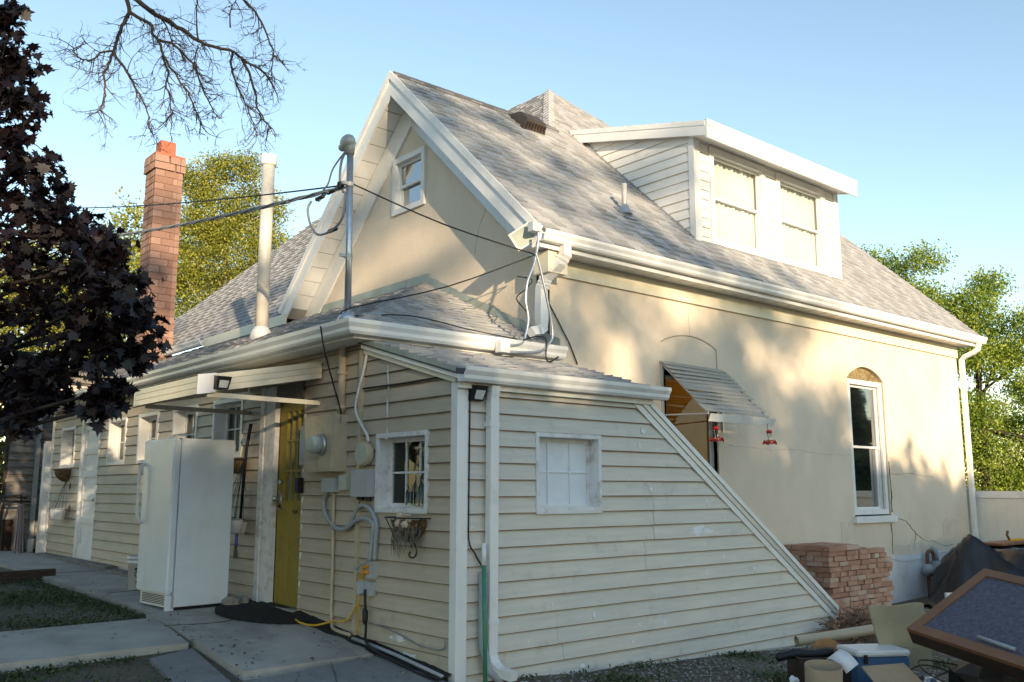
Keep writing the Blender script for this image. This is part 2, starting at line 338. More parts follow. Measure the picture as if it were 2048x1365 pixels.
# ================================================================ GROUND
gx = sorted(set([-600,-300,-150,-80,-50,-35,-25,-18]+[round(-14+.4*i, 2) for i in range(0, 72)]+[16,18,21,25,32,45,70,120,300,600]))
gy = sorted(set([-600,-300,-150,-80,-55,-42,-32,-25,-20,-16,-12]+[round(-10+.4*i, 2) for i in range(0, 62)]+[16,20,28,40,70,150,300,600]))
mb = MB(); vs_ = []
for y in gy:
    for x in gx: vs_.append((x, y, gz(x,y)+.012*math.sin(2.1*x+.6)*math.cos(1.7*y)-.012))
nx = len(gx); mb.add(vs_, [(j*nx+i, j*nx+i+1, (j+1)*nx+i+1, (j+1)*nx+i) for j in range(len(gy)-1) for i in range(nx-1)])
setting('ground', mb, 'dirt', smooth=True)
def slab(name, quad, h, mt, n=8, skirt=.25):
    mb = MB(); q = [V((a,b,0)) for a, b in quad]; top = []
    for j in range(n+1):
        for i in range(n+1):
            s, t = i/n, j/n; p = (q[0]*(1-s)+q[1]*s)*(1-t)+(q[3]*(1-s)+q[2]*s)*t
            top.append(V((p.x, p.y, gz(p.x,p.y)+h)))
    mb.add(top, [(j*(n+1)+i, j*(n+1)+i+1, (j+1)*(n+1)+i+1, (j+1)*(n+1)+i) for j in range(n) for i in range(n)])
    ring = [i for i in range(n+1)]+[(j*(n+1)+n) for j in range(1,n+1)]+[n*(n+1)+i for i in range(n-1,-1,-1)]+[j*(n+1) for j in range(n-1,0,-1)]
    r = [top[i] for i in ring]; m = len(r)
    mb.add(r+[p-V((0,0,skirt)) for p in r], [(i,(i+1)%m,m+(i+1)%m,m+i) for i in range(m)])
    return setting(name, mb, mt)
slab('sidewalk', [(-1.12,3.30),(-.10,3.35),(-.10,16.),(-.95,16.)], .045, 'concrete', 12)
slab('garden_path', [(-9,1.85),(-1.34,1.93),(-1.24,3.08),(-9,2.85)], .05, 'concrete', 10)
slab('doorstep_slab', [(-1.325,.90),(-.08,.92),(-.08,3.29),(-1.235,3.25)], .055, 'concrete')
slab('path_slab', [(-1.86,.55),(-1.46,.78),(-1.335,1.86),(-1.74,1.70)], .02, 'concrete_dark')
slab('patio_slab', [(-2.3,-4.0),(-.12,-3.),(-.12,.88),(-1.88,.62)], .045, 'concrete_dark', 10)
for ci_, pts in enumerate(([(-1.3,2.6),(-.9,2.5),(-.5,2.62),(-.1,2.55)],[(-3.2,1.9),(-3.1,2.3),(-3.2,2.85)],[(-.6,.85),(-.9,.2),(-.8,-.5),(-1.1,-1.2)],[(-1.0,5.2),(-.6,5.3),(-.15,5.2)],[(-.95,8.0),(-.5,8.05),(-.12,8.0)],[(-5.2,1.9),(-5.1,2.4),(-5.2,2.86)])):
    mbc = MB(); pl = []
    for (a, b), (c, d) in zip(pts[:-1], pts[1:]):
        for i in range(8): t = i/8; x, y = a+(c-a)*t+random.uniform(-.012,.012), b+(d-b)*t+random.uniform(-.012,.012); pl.append(V((x,y,gz(x,y)+(.0575 if (y < 3.3 and x > -1.3 and y > .9) else .0525 if x < -1.3 else .0475))))
    mbc.tube(pl, [.004*random.uniform(.5,1.3) for _ in pl], 4); part('crack', mbc, 'crack', bpy.data.objects[('doorstep_slab','garden_path','patio_slab','sidewalk','sidewalk','garden_path')[ci_]])
# black tarred gap along the wall foot
mb = MB(); n = 60
for i in range(n+1):
    y = 3.3*i/n; x0 = -.15-.03*math.sin(5*y)*math.sin(11*y+1)-.008*random.random(); z = gz(-.1,y)
    mb.add([(x0,y,z+.058),(-.10,y,z+.064+.006*random.random()),(-.005,y,z+.085+.01*random.random())], [])
mb.f = [(3*i+k, 3*i+k+1, 3*i+k+4, 3*i+k+3) for i in range(n) for k in range(2)]
setting('tar_strip', mb, 'tar')

# ================================================================ HOUSE
H = thing('house', 'tan stucco brick house with grey shingle roof, white dormer and clapboard back wing', 'house', (0,0,0))
ROW0, ROWH = .025, .1367
def boards(F, outline, holes, parent, mt, splits=None, lip=.021, row0=ROW0, rowh=ROWH, name='siding_board', zmax=3., zmin=-.4, hem=.0065, hemmat='hem_dark'):
    us = [p[0] for p in outline]; zs = [p[1] for p in outline]
    k0 = int(math.floor((max(min(zs), zmin)-row0)/rowh)); k1 = int(math.ceil((min(max(zs), zmax)-row0)/rowh))
    for k in range(k0, k1):
        z0 = row0+k*rowh; z1 = z0+rowh
        zb = sorted(set([z0,z1]+[z for h in holes for z in (h[2],h[3]) if z0+.004 < z < z1-.004]))
        pieces = []
        for a, b in zip(zb[:-1], zb[1:]):
            zm = (a+b)/2; iv = [(min(us), max(us))]
            for h in holes:
                if h[2] < zm < h[3]:
                    nv = []
                    for (s, e) in iv:
                        if h[0] > s+.005: nv.append((s, min(e, h[0])))
                        if h[1] < e-.005: nv.append((max(s, h[1]), e))
                    iv = [q for q in nv if q[1]-q[0] > .01]
            pieces += [(s, e, a, b) for s, e in iv]
        cuts = sorted((splits or {}).get(k, []))
        fin = []
        for (s, e, a, b) in pieces:
            pts = [s]+[c for c in cuts if s+.05 < c < e-.05]+[e]
            fin += [(p, q, a, b) for p, q in zip(pts[:-1], pts[1:])]
        groups = []
        for pc in fin:          # join stacked bands that touch into one notched board
            hit = [g for g in groups if any(abs(o[3]-pc[2]) < 1e-6 and min(o[1],pc[1])-max(o[0],pc[0]) > .02 for o in g)]
            for g in hit[1:]: hit[0].extend(g); groups.remove(g)
            if hit: hit[0].append(pc)
            else: groups.append([pc])
        for g in groups:
            mb = MB(); wob = random.uniform(-.003, .003); tl_ = random.uniform(-.0011, .0011); um_ = (g[0][0]+g[0][1])/2
            for (s, e, a, b) in g:
                s2 = s+.0012 if any(abs(s-c) < 1e-6 for c in cuts) else s; e2 = e-.0012 if any(abs(e-c) < 1e-6 for c in cuts) else e
                pl = clip_convex([(s2,a),(e2,a),(e2,b),(s2,b)], outline)
                if len(pl) < 3: continue
                off = lambda z: .004+wob+lip*(1-(z-z0)/rowh)
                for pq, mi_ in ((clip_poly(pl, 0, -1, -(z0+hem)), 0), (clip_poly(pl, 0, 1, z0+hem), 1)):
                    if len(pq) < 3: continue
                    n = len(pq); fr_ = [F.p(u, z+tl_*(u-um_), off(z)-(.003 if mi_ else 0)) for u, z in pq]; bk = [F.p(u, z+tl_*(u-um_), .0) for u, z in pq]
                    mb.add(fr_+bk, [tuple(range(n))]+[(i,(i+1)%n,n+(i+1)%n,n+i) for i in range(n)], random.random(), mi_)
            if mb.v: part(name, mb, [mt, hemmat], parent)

def window(F, u0, u1, z0, z1, depth, cols, rows, parent=H, trim=.045, mt='white_paint', pane='glass', back='blind', split=False, label=None, backn=.05, casing_n=.028, old=False):
    """casing + jambs, then sash, muntins, pane and what hangs behind as pieces of it"""
    mb = MB(); t = trim; jt = .018
    for (a, b, c, d) in ((u0,u1,z1-t,z1),(u0,u1,z0,z0+t),(u0,u0+t,z0+t,z1-t),(u1-t,u1,z0+t,z1-t)):
        mb.lbox(F, a, b, c, d, -.02, casing_n)
    a0, a1, b0, b1 = u0+t-.008, u1-t+.008, z0+t-.008, z1-t+.008
    for (a, b, c, d) in ((a0,a1,b1-.012,b1),(a0,a1,b0,b0+.012),(a0,a0+.012,b0+.012,b1-.012),(a1-.012,a1,b0+.012,b1-.012)):
        mb.lbox(F, a, b, c, d, -depth-.03, casing_n-.012)
    wn = part('window', mb, mt, parent, label=label)
    sub = lambda nm, m_, mat_, **k: part(nm, m_, mat_, wn if parent is H else parent, **k)
    i0, i1, j0, j1 = a0+.012, a1-.012, b0+.012, b1-.012; s = .035
    def sash(p0, p1, q0, q1, n):
        m_ = MB()
        for (a, b, c, d) in ((p0,p1,q1-s,q1),(p0,p1,q0,q0+s),(p0,p0+s,q0+s,q1-s),(p1-s,p1,q0+s,q1-s)): m_.lbox(F, a, b, c, d, n-.03, n)
        sub('sash', m_, mt)
        for i in range(1, cols):
            u = p0+s+(p1-p0-2*s)*i/cols; sub('muntin', MB().lbox(F, u-.009, u+.009, q0+s, q1-s, n-.022, n-.004), mt)
        for j in range(1, rows):
            z = q0+s+(q1-q0-2*s)*j/rows; sub('muntin', MB().lbox(F, p0+s, p1-s, z-.009, z+.009, n-.024, n-.006), mt)
        m_ = MB().add([F.p(p0+s-.004,q0+s-.004,n-.016),F.p(p1-s+.004,q0+s-.004,n-.016),F.p(p1-s+.004,q1-s+.004,n-.016),F.p(p0+s-.004,q1-s+.004,n-.016)], [(0,1,2,3) if F.u.cross(F.w).dot(F.n) > 0 else (3,2,1,0)]); sub('pane', m_, pane)
    if split:
        zm = (j0+j1)/2; sash(i0, i1, zm-.02, j1, -depth+.012); sash(i0, i1, j0, zm+.02, -depth-.02)
    else: sash(i0, i1, j0, j1, -depth)
    if back:
        n = -depth-.03-backn
        if back == 'curtain':
            m_ = MB(); K = 70; vs2 = []
            for i in range(K+1):
                u = i0+(i1-i0)*i/K; d_ = n-.02+.018*math.sin(i*.9)+.012*math.sin(i*.37+1)+.006*random.random()
                vs2 += [F.p(u, j0-.02, d_), F.p(u, j1+.02, d_*1.0+.004*math.sin(i*1.3))]
            m_.add(vs2, [(2*i,2*i+2,2*i+3,2*i+1) for i in range(K)]); sub('curtain', m_, 'curtain', smooth=True)
        else: sub('blind', MB().lbox(F, i0-.01, i1+.01, j0-.01, j1+.01, n-.01, n), back)
    return wn

# ---- clapboard back wing and cellar bulkhead, long side
LW_OUT = [(0.02,-.06),(11.8,.30),(11.8,2.76),(1.42,2.76),(0.02,2.335)]
LW_WIN = [(.385,1.18,1.255,1.945),(4.0,4.83,1.815,2.505),(5.32,6.12,1.815,2.505),(6.65,7.43,1.815,2.505),(7.95,8.74,1.815,2.505),(10.45,11.25,1.82,2.50)]
LW_DOOR = (2.555,3.50,.05,2.55); LW_DOOR2 = (9.17,10.10,.30,2.57)
holes = LW_WIN+[LW_DOOR, LW_DOOR2]
mb = MB(); holed_wall(mb, Frame((.004,0,0),(0,1,0),(-1,0,0)), [(0.0,-.3),(11.8,-.1),(11.8,2.9),(1.5,2.9),(0.0,2.33)], [rect(*h) for h in holes], .02)
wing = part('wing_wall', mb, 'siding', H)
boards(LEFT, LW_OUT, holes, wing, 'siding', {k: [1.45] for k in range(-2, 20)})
part('corner_board', MB().lbox(LEFT, .021, .055, -.05, 2.31, -.015, .033).lbox(RIGHT, -.034, .075, -.05, 2.31, -.02, .030), 'white_alu', H)
part('corner_board', MB().lbox(LEFT, 11.74, 11.84, .33, 2.76, -.02, .03), 'white_paint', H)
part('pipe_chase', MB().lbox(LEFT, 1.425, 1.475, .12, 2.74, .0, .045), 'beige_paint', H)
part('foot_board', MB().lbox(LEFT, 7.9, 11.66, .27, .385, .03, .20), 'grey_wood', H)
part('foot_board', MB().lbox(LEFT, 5.0, 7.88, .26, .35, .03, .22), 'grey_wood', H)
part('inner_wall', MB().box(.60,.63,1.45,11.7,-.1,2.86).box(.02,1.9,1.40,1.42,0,2.25), 'blind', H)
part('wing_end_wall', MB().box(.01, 2.3, 11.72, 11.79, -.1, 3.3), 'siding', H)
for i, (a, b, c, d) in enumerate(LW_WIN):
    if i == 0: 
        window(LEFT, a, b, c, d, .10, 3, 2, mt='white_old', pane='glass', back=None, trim=.04)
        part('window_box', MB().add([(.135,a-.05,c-.05),(.135,b+.9,c-.05),(.55,b+.9,c-.05),(.55,a-.05,c-.05),(.135,a-.05,d+.05),(.135,b+.9,d+.05),(.55,b+.9,d+.05),(.55,a-.05,d+.05)], [(0,1,2,3),(4,5,6,7),(1,2,6,5),(2,3,7,6),(3,0,4,7)]), 'blind', H)
    else: window(LEFT, a, b, c, d, .12, 3, 2, mt='white_paint', back='blind')
# yellow back door
a, b, c, d = LW_DOOR
mb = MB(); mb.lbox(LEFT, 3.165, 3.50, .27, 2.54, -.02, .035); mb.lbox(LEFT, 3.40, 3.49, .27, 2.54, .035, .05)
mb.lbox(LEFT, 2.535, 2.566, .22, 2.42, -.10, .012)
frm = part('door_frame', mb, 'white_old', H)
part('door_header', MB().lbox(LEFT, 2.575, 3.16, 2.38, 2.54, -.06, .032), 'grey_wood', H)
part('door_sill', MB().lbox(LEFT, 2.56, 3.45, .20, .285, -.12, .07), 'concrete', H)
mb = MB(); dn = -.028
D0, D1, DZ0, DZ1 = 2.57, 3.16, .295, 2.375; G0, G1, GZ0, GZ1 = 2.635, 3.0, 1.33, 2.27
for (p, q, r, s) in ((D0,D1,DZ0,GZ0),(D0,D1,GZ1,DZ1),(D0,G0,GZ0,GZ1),(G1,D1,GZ0,GZ1)): mb.lbox(LEFT, p, q, r, s, dn-.04, dn)
mb.lbox(LEFT, D0+.02, D1-.02, 1.265, 1.30, dn, dn+.012)
for (p, q) in ((2.63,2.82),(2.87,3.05)):
    for (r, s) in ((.42,.78),(.84,1.18)): mb.lbox(LEFT, p, q, r, s, dn, dn+.006)
door = part('door', mb, 'mustard', H, label='mustard yellow back door with glazed upper half')
for i in range(3):
    for j in range(3):
        u0 = G0+(G1-G0)*i/3; z0 = GZ0+(GZ1-GZ0)*j/3
        part('glass_pane', MB().lbox(LEFT, u0+.008, u0+(G1-G0)/3-.008, z0+.008, z0+(GZ1-GZ0)/3-.008, dn-.03, dn-.024), 'frosted', door)
mb = MB()
for i in range(4): u = G0+(G1-G0)*i/3; mb.lbox(LEFT, u-.011, u+.011, GZ0, GZ1, dn-.035, dn+.004)
for j in range(4): z = GZ0+(GZ1-GZ0)*j/3; mb.lbox(LEFT, G0+.011, G1-.011, z-.011, z+.011, dn-.035, dn+.002)
part('muntin', mb, 'mustard', door)
mb = MB(); mb.lathe([(.026,0),(.028,.03),(.02,.035)], LEFT.p(3.085,1.53,dn), 14, (-1,0,0)); part('deadbolt', mb, 'galv', door, True)
mb = MB(); mb.lbox(LEFT, 3.06, 3.115, 1.25, 1.44, dn, dn+.012); mb.tube([LEFT.p(3.09,1.36,dn), LEFT.p(3.09,1.36,dn+.06)], .012); mb.lathe([(.012,.0),(.03,.02),(.032,.045),(.02,.06)], LEFT.p(3.09,1.36,dn+.04), 14, (-1,0,0))
part('door_knob', mb, 'galv', door, True)
mb = MB()   # handwriting on the door
wr = lambda pts: mb.tube([LEFT.p(2.80-p*.001, 1.25+q*.001, dn+.0095) for p, q in pts], .0022, 4)
wr([(0,0),(8,-34),(14,-4)]); wr([(30,-14),(22,-20),(24,-30),(32,-28),(32,-12),(31,-48),(22,-52)]); wr([(52,-14),(46,-20),(48,-32),(56,-30),(56,-18),(52,-14)])
wr([(60,-36),(70,-6)]); wr([(76,-6),(72,-22),(82,-22)]); wr([(81,-8),(81,-36)]); wr([(102,-4),(90,-5),(89,-18),(98,-18),(100,-30),(88,-36)])
part('handwriting', mb, 'ink', door)
# five panel white door
a, b, c, d = LW_DOOR2
part('door_frame', MB().lbox(LEFT, a-.01, a+.03, c, d, -.06, .02).lbox(LEFT, b-.05, b+.01, c, d, -.06, .022).lbox(LEFT, a+.03, b-.05, d-.05, d, -.06, .02), 'white_paint', H)
mb = MB(); mb.lbox(LEFT, a+.03, b-.05, .37, 2.47, -.075, -.035)
d2 = part('door', mb, 'white_paint', H, label='narrow white five panel door')
zz = [.62, .98, 1.34, 1.70, 2.06, 2.44]
rails = MB()
for z in [.37]+zz[1:-1]: rails.lbox(LEFT, a+.03, b-.05, z-.05 if z > .4 else .37, z+.05 if z > .4 else .60, -.035, -.016)
rails.lbox(LEFT, a+.03, b-.05, 2.40, 2.47, -.035, -.016)
for (p, q) in ((a+.03, a+.12), (b-.14, b-.05)): rails.lbox(LEFT, p, q, .601, 2.399, -.035, -.017)
part('door_rail', rails, 'white_paint', d2)
part('door_knob', MB().sphere(LEFT.p(a+.09,1.30,.02), .028), 'galv_dull', d2, True)

# ---- cellar bulkhead, sloping side
RW_OUT = [(0.03,-.06),(5.36,-.245),(5.36,.12),(2.17,2.32),(0.03,2.32)]
RW_WIN = (.82,1.62,1.245,1.94)
mb = MB(); holed_wall(mb, Frame((0,.004,0),(1,0,0),(0,-1,0)), [(0,-.35),(5.38,-.5),(5.38,.08),(2.17,2.3),(0,2.3)], [rect(*RW_WIN)], .02)
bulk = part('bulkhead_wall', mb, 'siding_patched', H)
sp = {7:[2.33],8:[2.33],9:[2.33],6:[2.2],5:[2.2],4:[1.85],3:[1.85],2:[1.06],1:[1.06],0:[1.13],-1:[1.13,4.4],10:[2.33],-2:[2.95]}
boards(RIGHT, RW_OUT, [RW_WIN], bulk, 'siding_patched', sp, hemmat='hem_rust_shadow')
# peeled white patches on single boards
def patch(F, u, k, pts, mt='white_old'):
    z0 = ROW0+k*ROWH; mb = MB(); off = lambda z: .0095+.021*(1-(z-z0)/ROWH)
    pl = [(u+a, z0+b) for a, b in pts]; n = len(pl)
    mb.add([F.p(p,q,off(q)) for p, q in pl]+[F.p(p,q,off(q)-.006) for p, q in pl], [tuple(range(n))]+[(i,(i+1)%n,n+(i+1)%n,n+i) for i in range(n)])
    return mb
blob = lambda r, h, s: [(r*math.cos(2*math.pi*i/14)*(1+.35*math.sin(s+i*2.4)), .066+h*math.sin(2*math.pi*i/14)*(1+.3*math.sin(s*2+i*1.9))) for i in range(14)]
for (u, k, r, h, s) in ((3.02,7,.17,.045,1.),(3.10,4,.02,.03,2),(2.45,1,.025,.03,3),(2.1,1,.018,.02,4),(3.15,9,.015,.035,5),(3.9,4,.03,.015,6),(1.5,2,.02,.025,7),(2.0,0,.014,.02,8),(1.35,-1,.03,.018,9),(2.3,10,.02,.02,10),(2.2,14,.03,.025,2.2),(2.15,13,.025,.03,3.3),(3.4,5,.015,.02,1.5),(1.0,3,.015,.02,4.5)):
    part('paint_patch', patch(RIGHT, u, k, blob(r,h,s)), 'white_old', bulk)
for (u, k, r, h, s) in ((.78,1,.10,.03,1),(.62,0,.12,.035,2),(.25,-1,.16,.04,3),(.9,0,.03,.03,4)): part('paint_patch', patch(LEFT, u, k, blob(r,h,s)), 'white_old', wing)
part('caulk_streak', MB().add([LEFT.p(1.0+.012*math.sin(i*1.7)-.008, 2.55-i*.06, .027) for i in range(12)]+[LEFT.p(1.0+.012*math.sin(i*1.3)+.012, 2.55-i*.06, .027) for i in range(12)], [(i,i+1,13+i,12+i) for i in range(11)]), 'white_old', wing)
wn = window(RIGHT, *RW_WIN, .085, 1, 1, mt='white_old', pane='boarded', back=None, trim=.035)
mb = MB(); u0, u1, z0, z1 = .90, 1.54, 1.33, 1.86
for u in (1.06, 1.33): mb.lbox(RIGHT, u-.006, u+.006, z0, z1, -.10, -.088)
mb.lbox(RIGHT, u0, u1, 1.60, 1.612, -.10, -.0885); part('muntin', mb, 'boarded', wn)
part('sill', MB().lbox(RIGHT, .845, 1.60, 1.262, 1.30, -.02, .03), 'white_old', wn)
# slope cover with white edge trim
sd = V((3.27,0,-2.23)).normalized(); su = V((2.23,0,3.27)).normalized(); P0 = V((2.14,0,2.345)); SL = 4.02
def sbar(a, b, n0, n1):
    c = P0+sd*(SL/2)+su*((a+b)/2)+V((0,-(n0+n1)/2,0)); return MB().obox(c, sd*(SL/2), V((0,(n1-n0)/2,0)), su*((b-a)/2))
part('slope_trim', sbar(-.115,-.055,.02,.032), 'white_alu', H); part('slope_trim', sbar(-.053,-.002,.02,.045), 'grey_alu', H); part('slope_trim', sbar(.0,.045,.02,.058), 'white_alu', H)
c = P0+sd*(SL/2)+su*.025+V((0,.72,0)); part('slope_cover', MB().obox(c, sd*(SL/2), V((0,.735,0)), su*.022), 'shingle_deck', H)

# ---- roofs: decks and shingles
SHINGLES = []
def roof(name, poly, eave, e=.145, seed=0, deck=.05, wmin=.14, wmax=.34, kind='shingle', lift=.004):
    rnd = random.Random(seed); P = [V(p) for p in poly]; u = V(eave).normalized()
    nrm = V((0,0,0))
    for i in range(len(P)): nrm += (P[i]-P[0]).cross(P[(i+1)%len(P)]-P[0])
    nrm.normalize()
    if nrm.z < 0: nrm = -nrm
    v = nrm.cross(u).normalized()
    if v.z < 0: v = -v
    ro = part(name, MB().prism([p-nrm*deck for p in P], nrm*(deck-.003)), 'shingle_deck', H)
    p2 = [((p-P[0]).dot(u), (p-P[0]).dot(v)) for p in P]; vmin = min(q[1] for q in p2); vmax = max(q[1] for q in p2)
    def interval(t):
        xs = []
        for i in range(len(p2)):
            (a,b), (c,d) = p2[i], p2[(i+1)%len(p2)]
            if (b-t)*(d-t) <= 0 and abs(d-b) > 1e-9: xs.append(a+(c-a)*(t-b)/(d-b))
        return (min(xs), max(xs)) if len(xs) >= 2 else None
    W = lambda s, t, h: P[0]+u*s+v*t+nrm*h
    for i in range(int((vmax-vmin)/e)+1):
        t0 = vmin+i*e; t1 = min(t0+e+.012, vmax)
        if t1-t0 < .02: continue
        A = interval(t0+.002); Bv = interval(t1-.002)
        if not A or not Bv: continue
        x = min(A[0],Bv[0])-rnd.uniform(0,.3); alt = rnd.random() < .5
        while x < max(A[1],Bv[1]):
            wd = rnd.uniform(wmin, wmax); a0, a1 = max(x,A[0]), min(x+wd,A[1]); b0, b1 = max(x,Bv[0]), min(x+wd,Bv[1]); x += wd; alt = not alt
            if a1-a0 < .004 and b1-b0 < .004: continue
            if a1 < a0: a0 = a1 = (a0+a1)/2 if False else min(max(a0,A[0]),A[1])
            if b1 < b0: b0 = b1 = min(max(b0,Bv[0]),Bv[1])
            h = (.024 if alt else .012)+rnd.uniform(-.002,.002)+lift; jt = rnd.uniform(-.004,.004)
            vs2 = [W(a0,t0+jt,-.002),W(a1,t0+jt,-.002),W(a1,t0+jt,h),W(a0,t0+jt,h),W(b0,t1,.002+lift*.3),W(b1,t1,.002+lift*.3)]
            fs = [(0,1,2,3),(3,2,5,4),(0,3,4),(1,5,2)]
            SHINGLES.append((ro, vs2, fs, min(1,max(0,(.42 if alt else .62)+rnd.gauss(0,.08)))))
    return ro
AS = .945
za = lambda y: 4.2+AS*(y-1.1)                  # main roof, right hand slope
RY = 4.17; RZ = za(RY); XR = 12.85
gable_roof = roof('gable_roof', [(1.96,1.13,za(1.13)),(XR,1.13,za(1.13)),(XR,RY,RZ),(1.96,RY,RZ)], (1,0,0), seed=1)
part('roof_back_slope', MB().prism([(1.96,RY,RZ),(XR,RY,RZ),(XR,7.22,RZ-AS*(7.22-RY)),(1.96,7.22,RZ-AS*(7.22-RY))], (0,0,-.06)), 'shingle_deck', H)
for i in range(46):     # ridge caps
    x = 2.0+i*.2
    if x < 5.0: part('ridge_cap', MB().prism([(x,RY-.13,RZ-.10),(x,RY,RZ+.028),(x,RY+.13,RZ-.10),(x,RY+.13,RZ-.125),(x,RY,RZ+.005),(x,RY-.13,RZ-.125)], (.21,0,.004)), 'shingle_deck', gable_roof)
# high hip roof behind, ridge running away
PK = V((6.65,6.03,za(6.03))); CS = (PK.z-4.15)/(PK.x-1.98)
xv = 1.98+(RZ-4.15)/CS
zc = lambda x: 4.15+CS*(x-1.98)
roof('hip_roof', [(1.98,7.30,4.15),(1.98,15.73,4.15),(PK.x,11.06,PK.z),(PK.x,PK.y,PK.z),(xv,RY,RZ)], (0,1,0), seed=2)
roof('hip_roof', [(xv,RY,RZ),(PK.x+(PK.y-RY),RY,RZ),(PK.x,PK.y,PK.z)], (1,0,0), seed=3)
part('roof_back_slope', MB().prism([PK, (PK.x,11.06,PK.z), (11.3,15.7,4.2), (11.3,RY,RZ-.2), (PK.x+(PK.y-RY),RY,RZ-.02)], (0,0,-.05)), 'shingle_deck', H)
hd = (PK-V((xv,RY,RZ))); hr = hd.cross(V((0,0,1))).normalized()
for i in range(14):
    a_ = V((xv,RY,RZ))+hd*(i/14); b_ = V((xv,RY,RZ))+hd*((i+1.08)/14)
    part('hip_cap', MB().add([a_-hr*.10+V((0,0,-.035)), a_+V((0,0,.045)), a_+hr*.10+V((0,0,-.035)), b_-hr*.10+V((0,0,-.05)), b_+V((0,0,.03)), b_+hr*.10+V((0,0,-.05))], [(0,1,4,3),(1,2,5,4),(0,2,1)], .6), 'shingle', H)
# wing lean-to with hipped end
WS = .46; WX0, WY0 = -.27, 1.21; zw = lambda d: 2.935+WS*d; WTOP = 2.325
roof('wing_roof', [(WX0,12.1,zw(0)),(WX0,WY0,zw(0)),(WTOP,WY0+(WTOP-WX0),zw(WTOP-WX0)),(WTOP,12.1,zw(WTOP-WX0))], (0,-1,0), seed=4)
roof('wing_roof', [(WX0,WY0,zw(0)),(2.34,WY0,zw(0)),(2.34,WY0+(WTOP-WX0),zw(WTOP-WX0)),(WTOP,WY0+(WTOP-WX0),zw(WTOP-WX0))], (1,0,0), seed=5)
# bulkhead shed roof
roof('bulkhead_roof', [(-.09,-.10,2.415),(2.22,-.10,2.415),(2.46,1.49,2.86),(-.09,1.49,2.86)], (1,0,0), seed=6)
# dormer shed roof
DR = lambda y: 6.47+.25*(y-1.5)
roof('dormer_roof', [(5.36,1.48,DR(1.48)),(9.28,1.48,DR(1.48)),(9.28,4.15,DR(4.15)),(5.36,4.15,DR(4.15))], (1,0,0), seed=8, deck=.04)

# ---- main walls
zarch = 3.205
def arch(u0, u1, z0, zs, rise, n=12):
    pts = [(u0,z0),(u1,z0),(u1,zs)]
    for i in range(1, n):
        t = i/n; pts.append((u1+(u0-u1)*t, zs+rise*math.sin(math.pi*t)**.8))
    return pts+[(u0,zs)]
WINR = (8.72,9.84,1.05,3.19,.20); WINA = (4.33,5.40,1.45,2.93)
mb = MB(); holed_wall(mb, STUC, [(2.33,-.5),(12.62,-.5),(12.62,4.08),(2.33,4.08)], [arch(*WINR), rect(*WINA)], .13)
part('stucco_wall', mb, 'stucco', H)
mb = MB(); holed_wall(mb, GABLE, [(1.5,2.5),(6.83,2.5),(6.83,4.35),(4.165,6.90),(1.5,4.35)], [rect(3.86,4.56,5.25,6.0)], .08)
part('gable_wall', mb, 'stucco', H)
part('far_wall', MB().box(12.53,12.62,1.51,6.8,-.5,4.2).add([(12.6,1.51,4.2),(12.6,6.8,4.2),(12.6,4.165,6.8)],[(0,1,2)]), 'stucco', H)
part('rear_wall', MB().box(2.36,12.5,6.75,6.82,0,4.1), 'stucco', H)
part('side_wall', MB().box(2.30,2.36,6.84,15.6,2.5,4.1).box(2.36,9,15.5,15.6,0,4.1), 'stucco', H)
part('foundation', MB().box(9.5,12.64,1.47,1.52,-.5,.42), 'found_white', H)
# raised arch line over the awning window and cracks
mb = MB(); pts = [(5.42,3.0)]+[(5.42+(4.30-5.42)*t, 3.28+.13*math.sin(math.pi*t)**.8) for t in [i/14 for i in range(15)]]
mb.tube([STUC.p(u,z,.004) for u, z in pts], .008, 5); part('arch_line', mb, 'crack_pale', H)
def crack(F, pts, r=.004, n=.002, nm='crack', mt='crack'):
    out = []
    for (a, b), (c, d) in zip(pts[:-1], pts[1:]):
        k = max(2, int(math.hypot(c-a,d-b)/.07))
        for i in range(k): t = i/k; out.append((a+(c-a)*t+random.uniform(-.012,.012), b+(d-b)*t+random.uniform(-.012,.012)))
    out.append(pts[-1]); part(nm, MB().tube([F.p(u,z,n) for u, z in out], [r*random.uniform(.4,1.2) for _ in out], 4), mt, H)
crack(STUC, [(4.87,3.78),(4.86,3.6),(4.88,3.42)], .0025, .0015, 'crack', 'crack_pale'); crack(STUC, [(5.6,2.03),(6.4,2.0),(7.2,2.02),(7.9,1.97),(8.7,1.98)], .003, .001, 'crack', 'crack_pale')
crack(STUC, [(9.86,1.04),(10.3,.95),(10.6,.75),(10.9,.62),(11.3,.58),(11.6,.5),(11.9,.52)], .006); crack(STUC, [(10.6,.75),(10.55,.6),(10.5,.44)], .005)
crack(STUC, [(9.85,1.9),(9.87,1.5),(9.86,1.1)], .012); crack(STUC, [(9.80,.93),(9.82,.7),(9.8,.45)], .009); crack(STUC, [(9.9,1.7),(10.6,1.72),(11.4,1.66)], .003)
crack(GABLE, [(2.5,4.9),(2.7,4.6),(2.75,4.3)], .002)
def patch_poly(u0, u1, z0, z1, seed, mt='stucco_patch'):
    rn = random.Random(seed); K = 16; pts = [(u0+(u1-u0)*i/K, z1-(z1-z0)*.25*rn.random()) for i in range(K+1)]; pts = [(u0,z0)]+pts+[(u1,z0)]
    n = len(pts); part('stucco_patch', MB().add([STUC.p(u,z,.0045) for u, z in pts]+[STUC.p(u,z,-.002) for u, z in pts], [tuple(range(n))]+[(i,(i+1)%n,n+(i+1)%n,n+i) for i in range(n)]), mt, H)
patch_poly(10.45,12.3,.425,.66,1); patch_poly(11.6,12.5,.66,.98,2); patch_poly(9.86,10.4,.425,.60,3); patch_poly(8.3,8.7,.5,1.0,4)
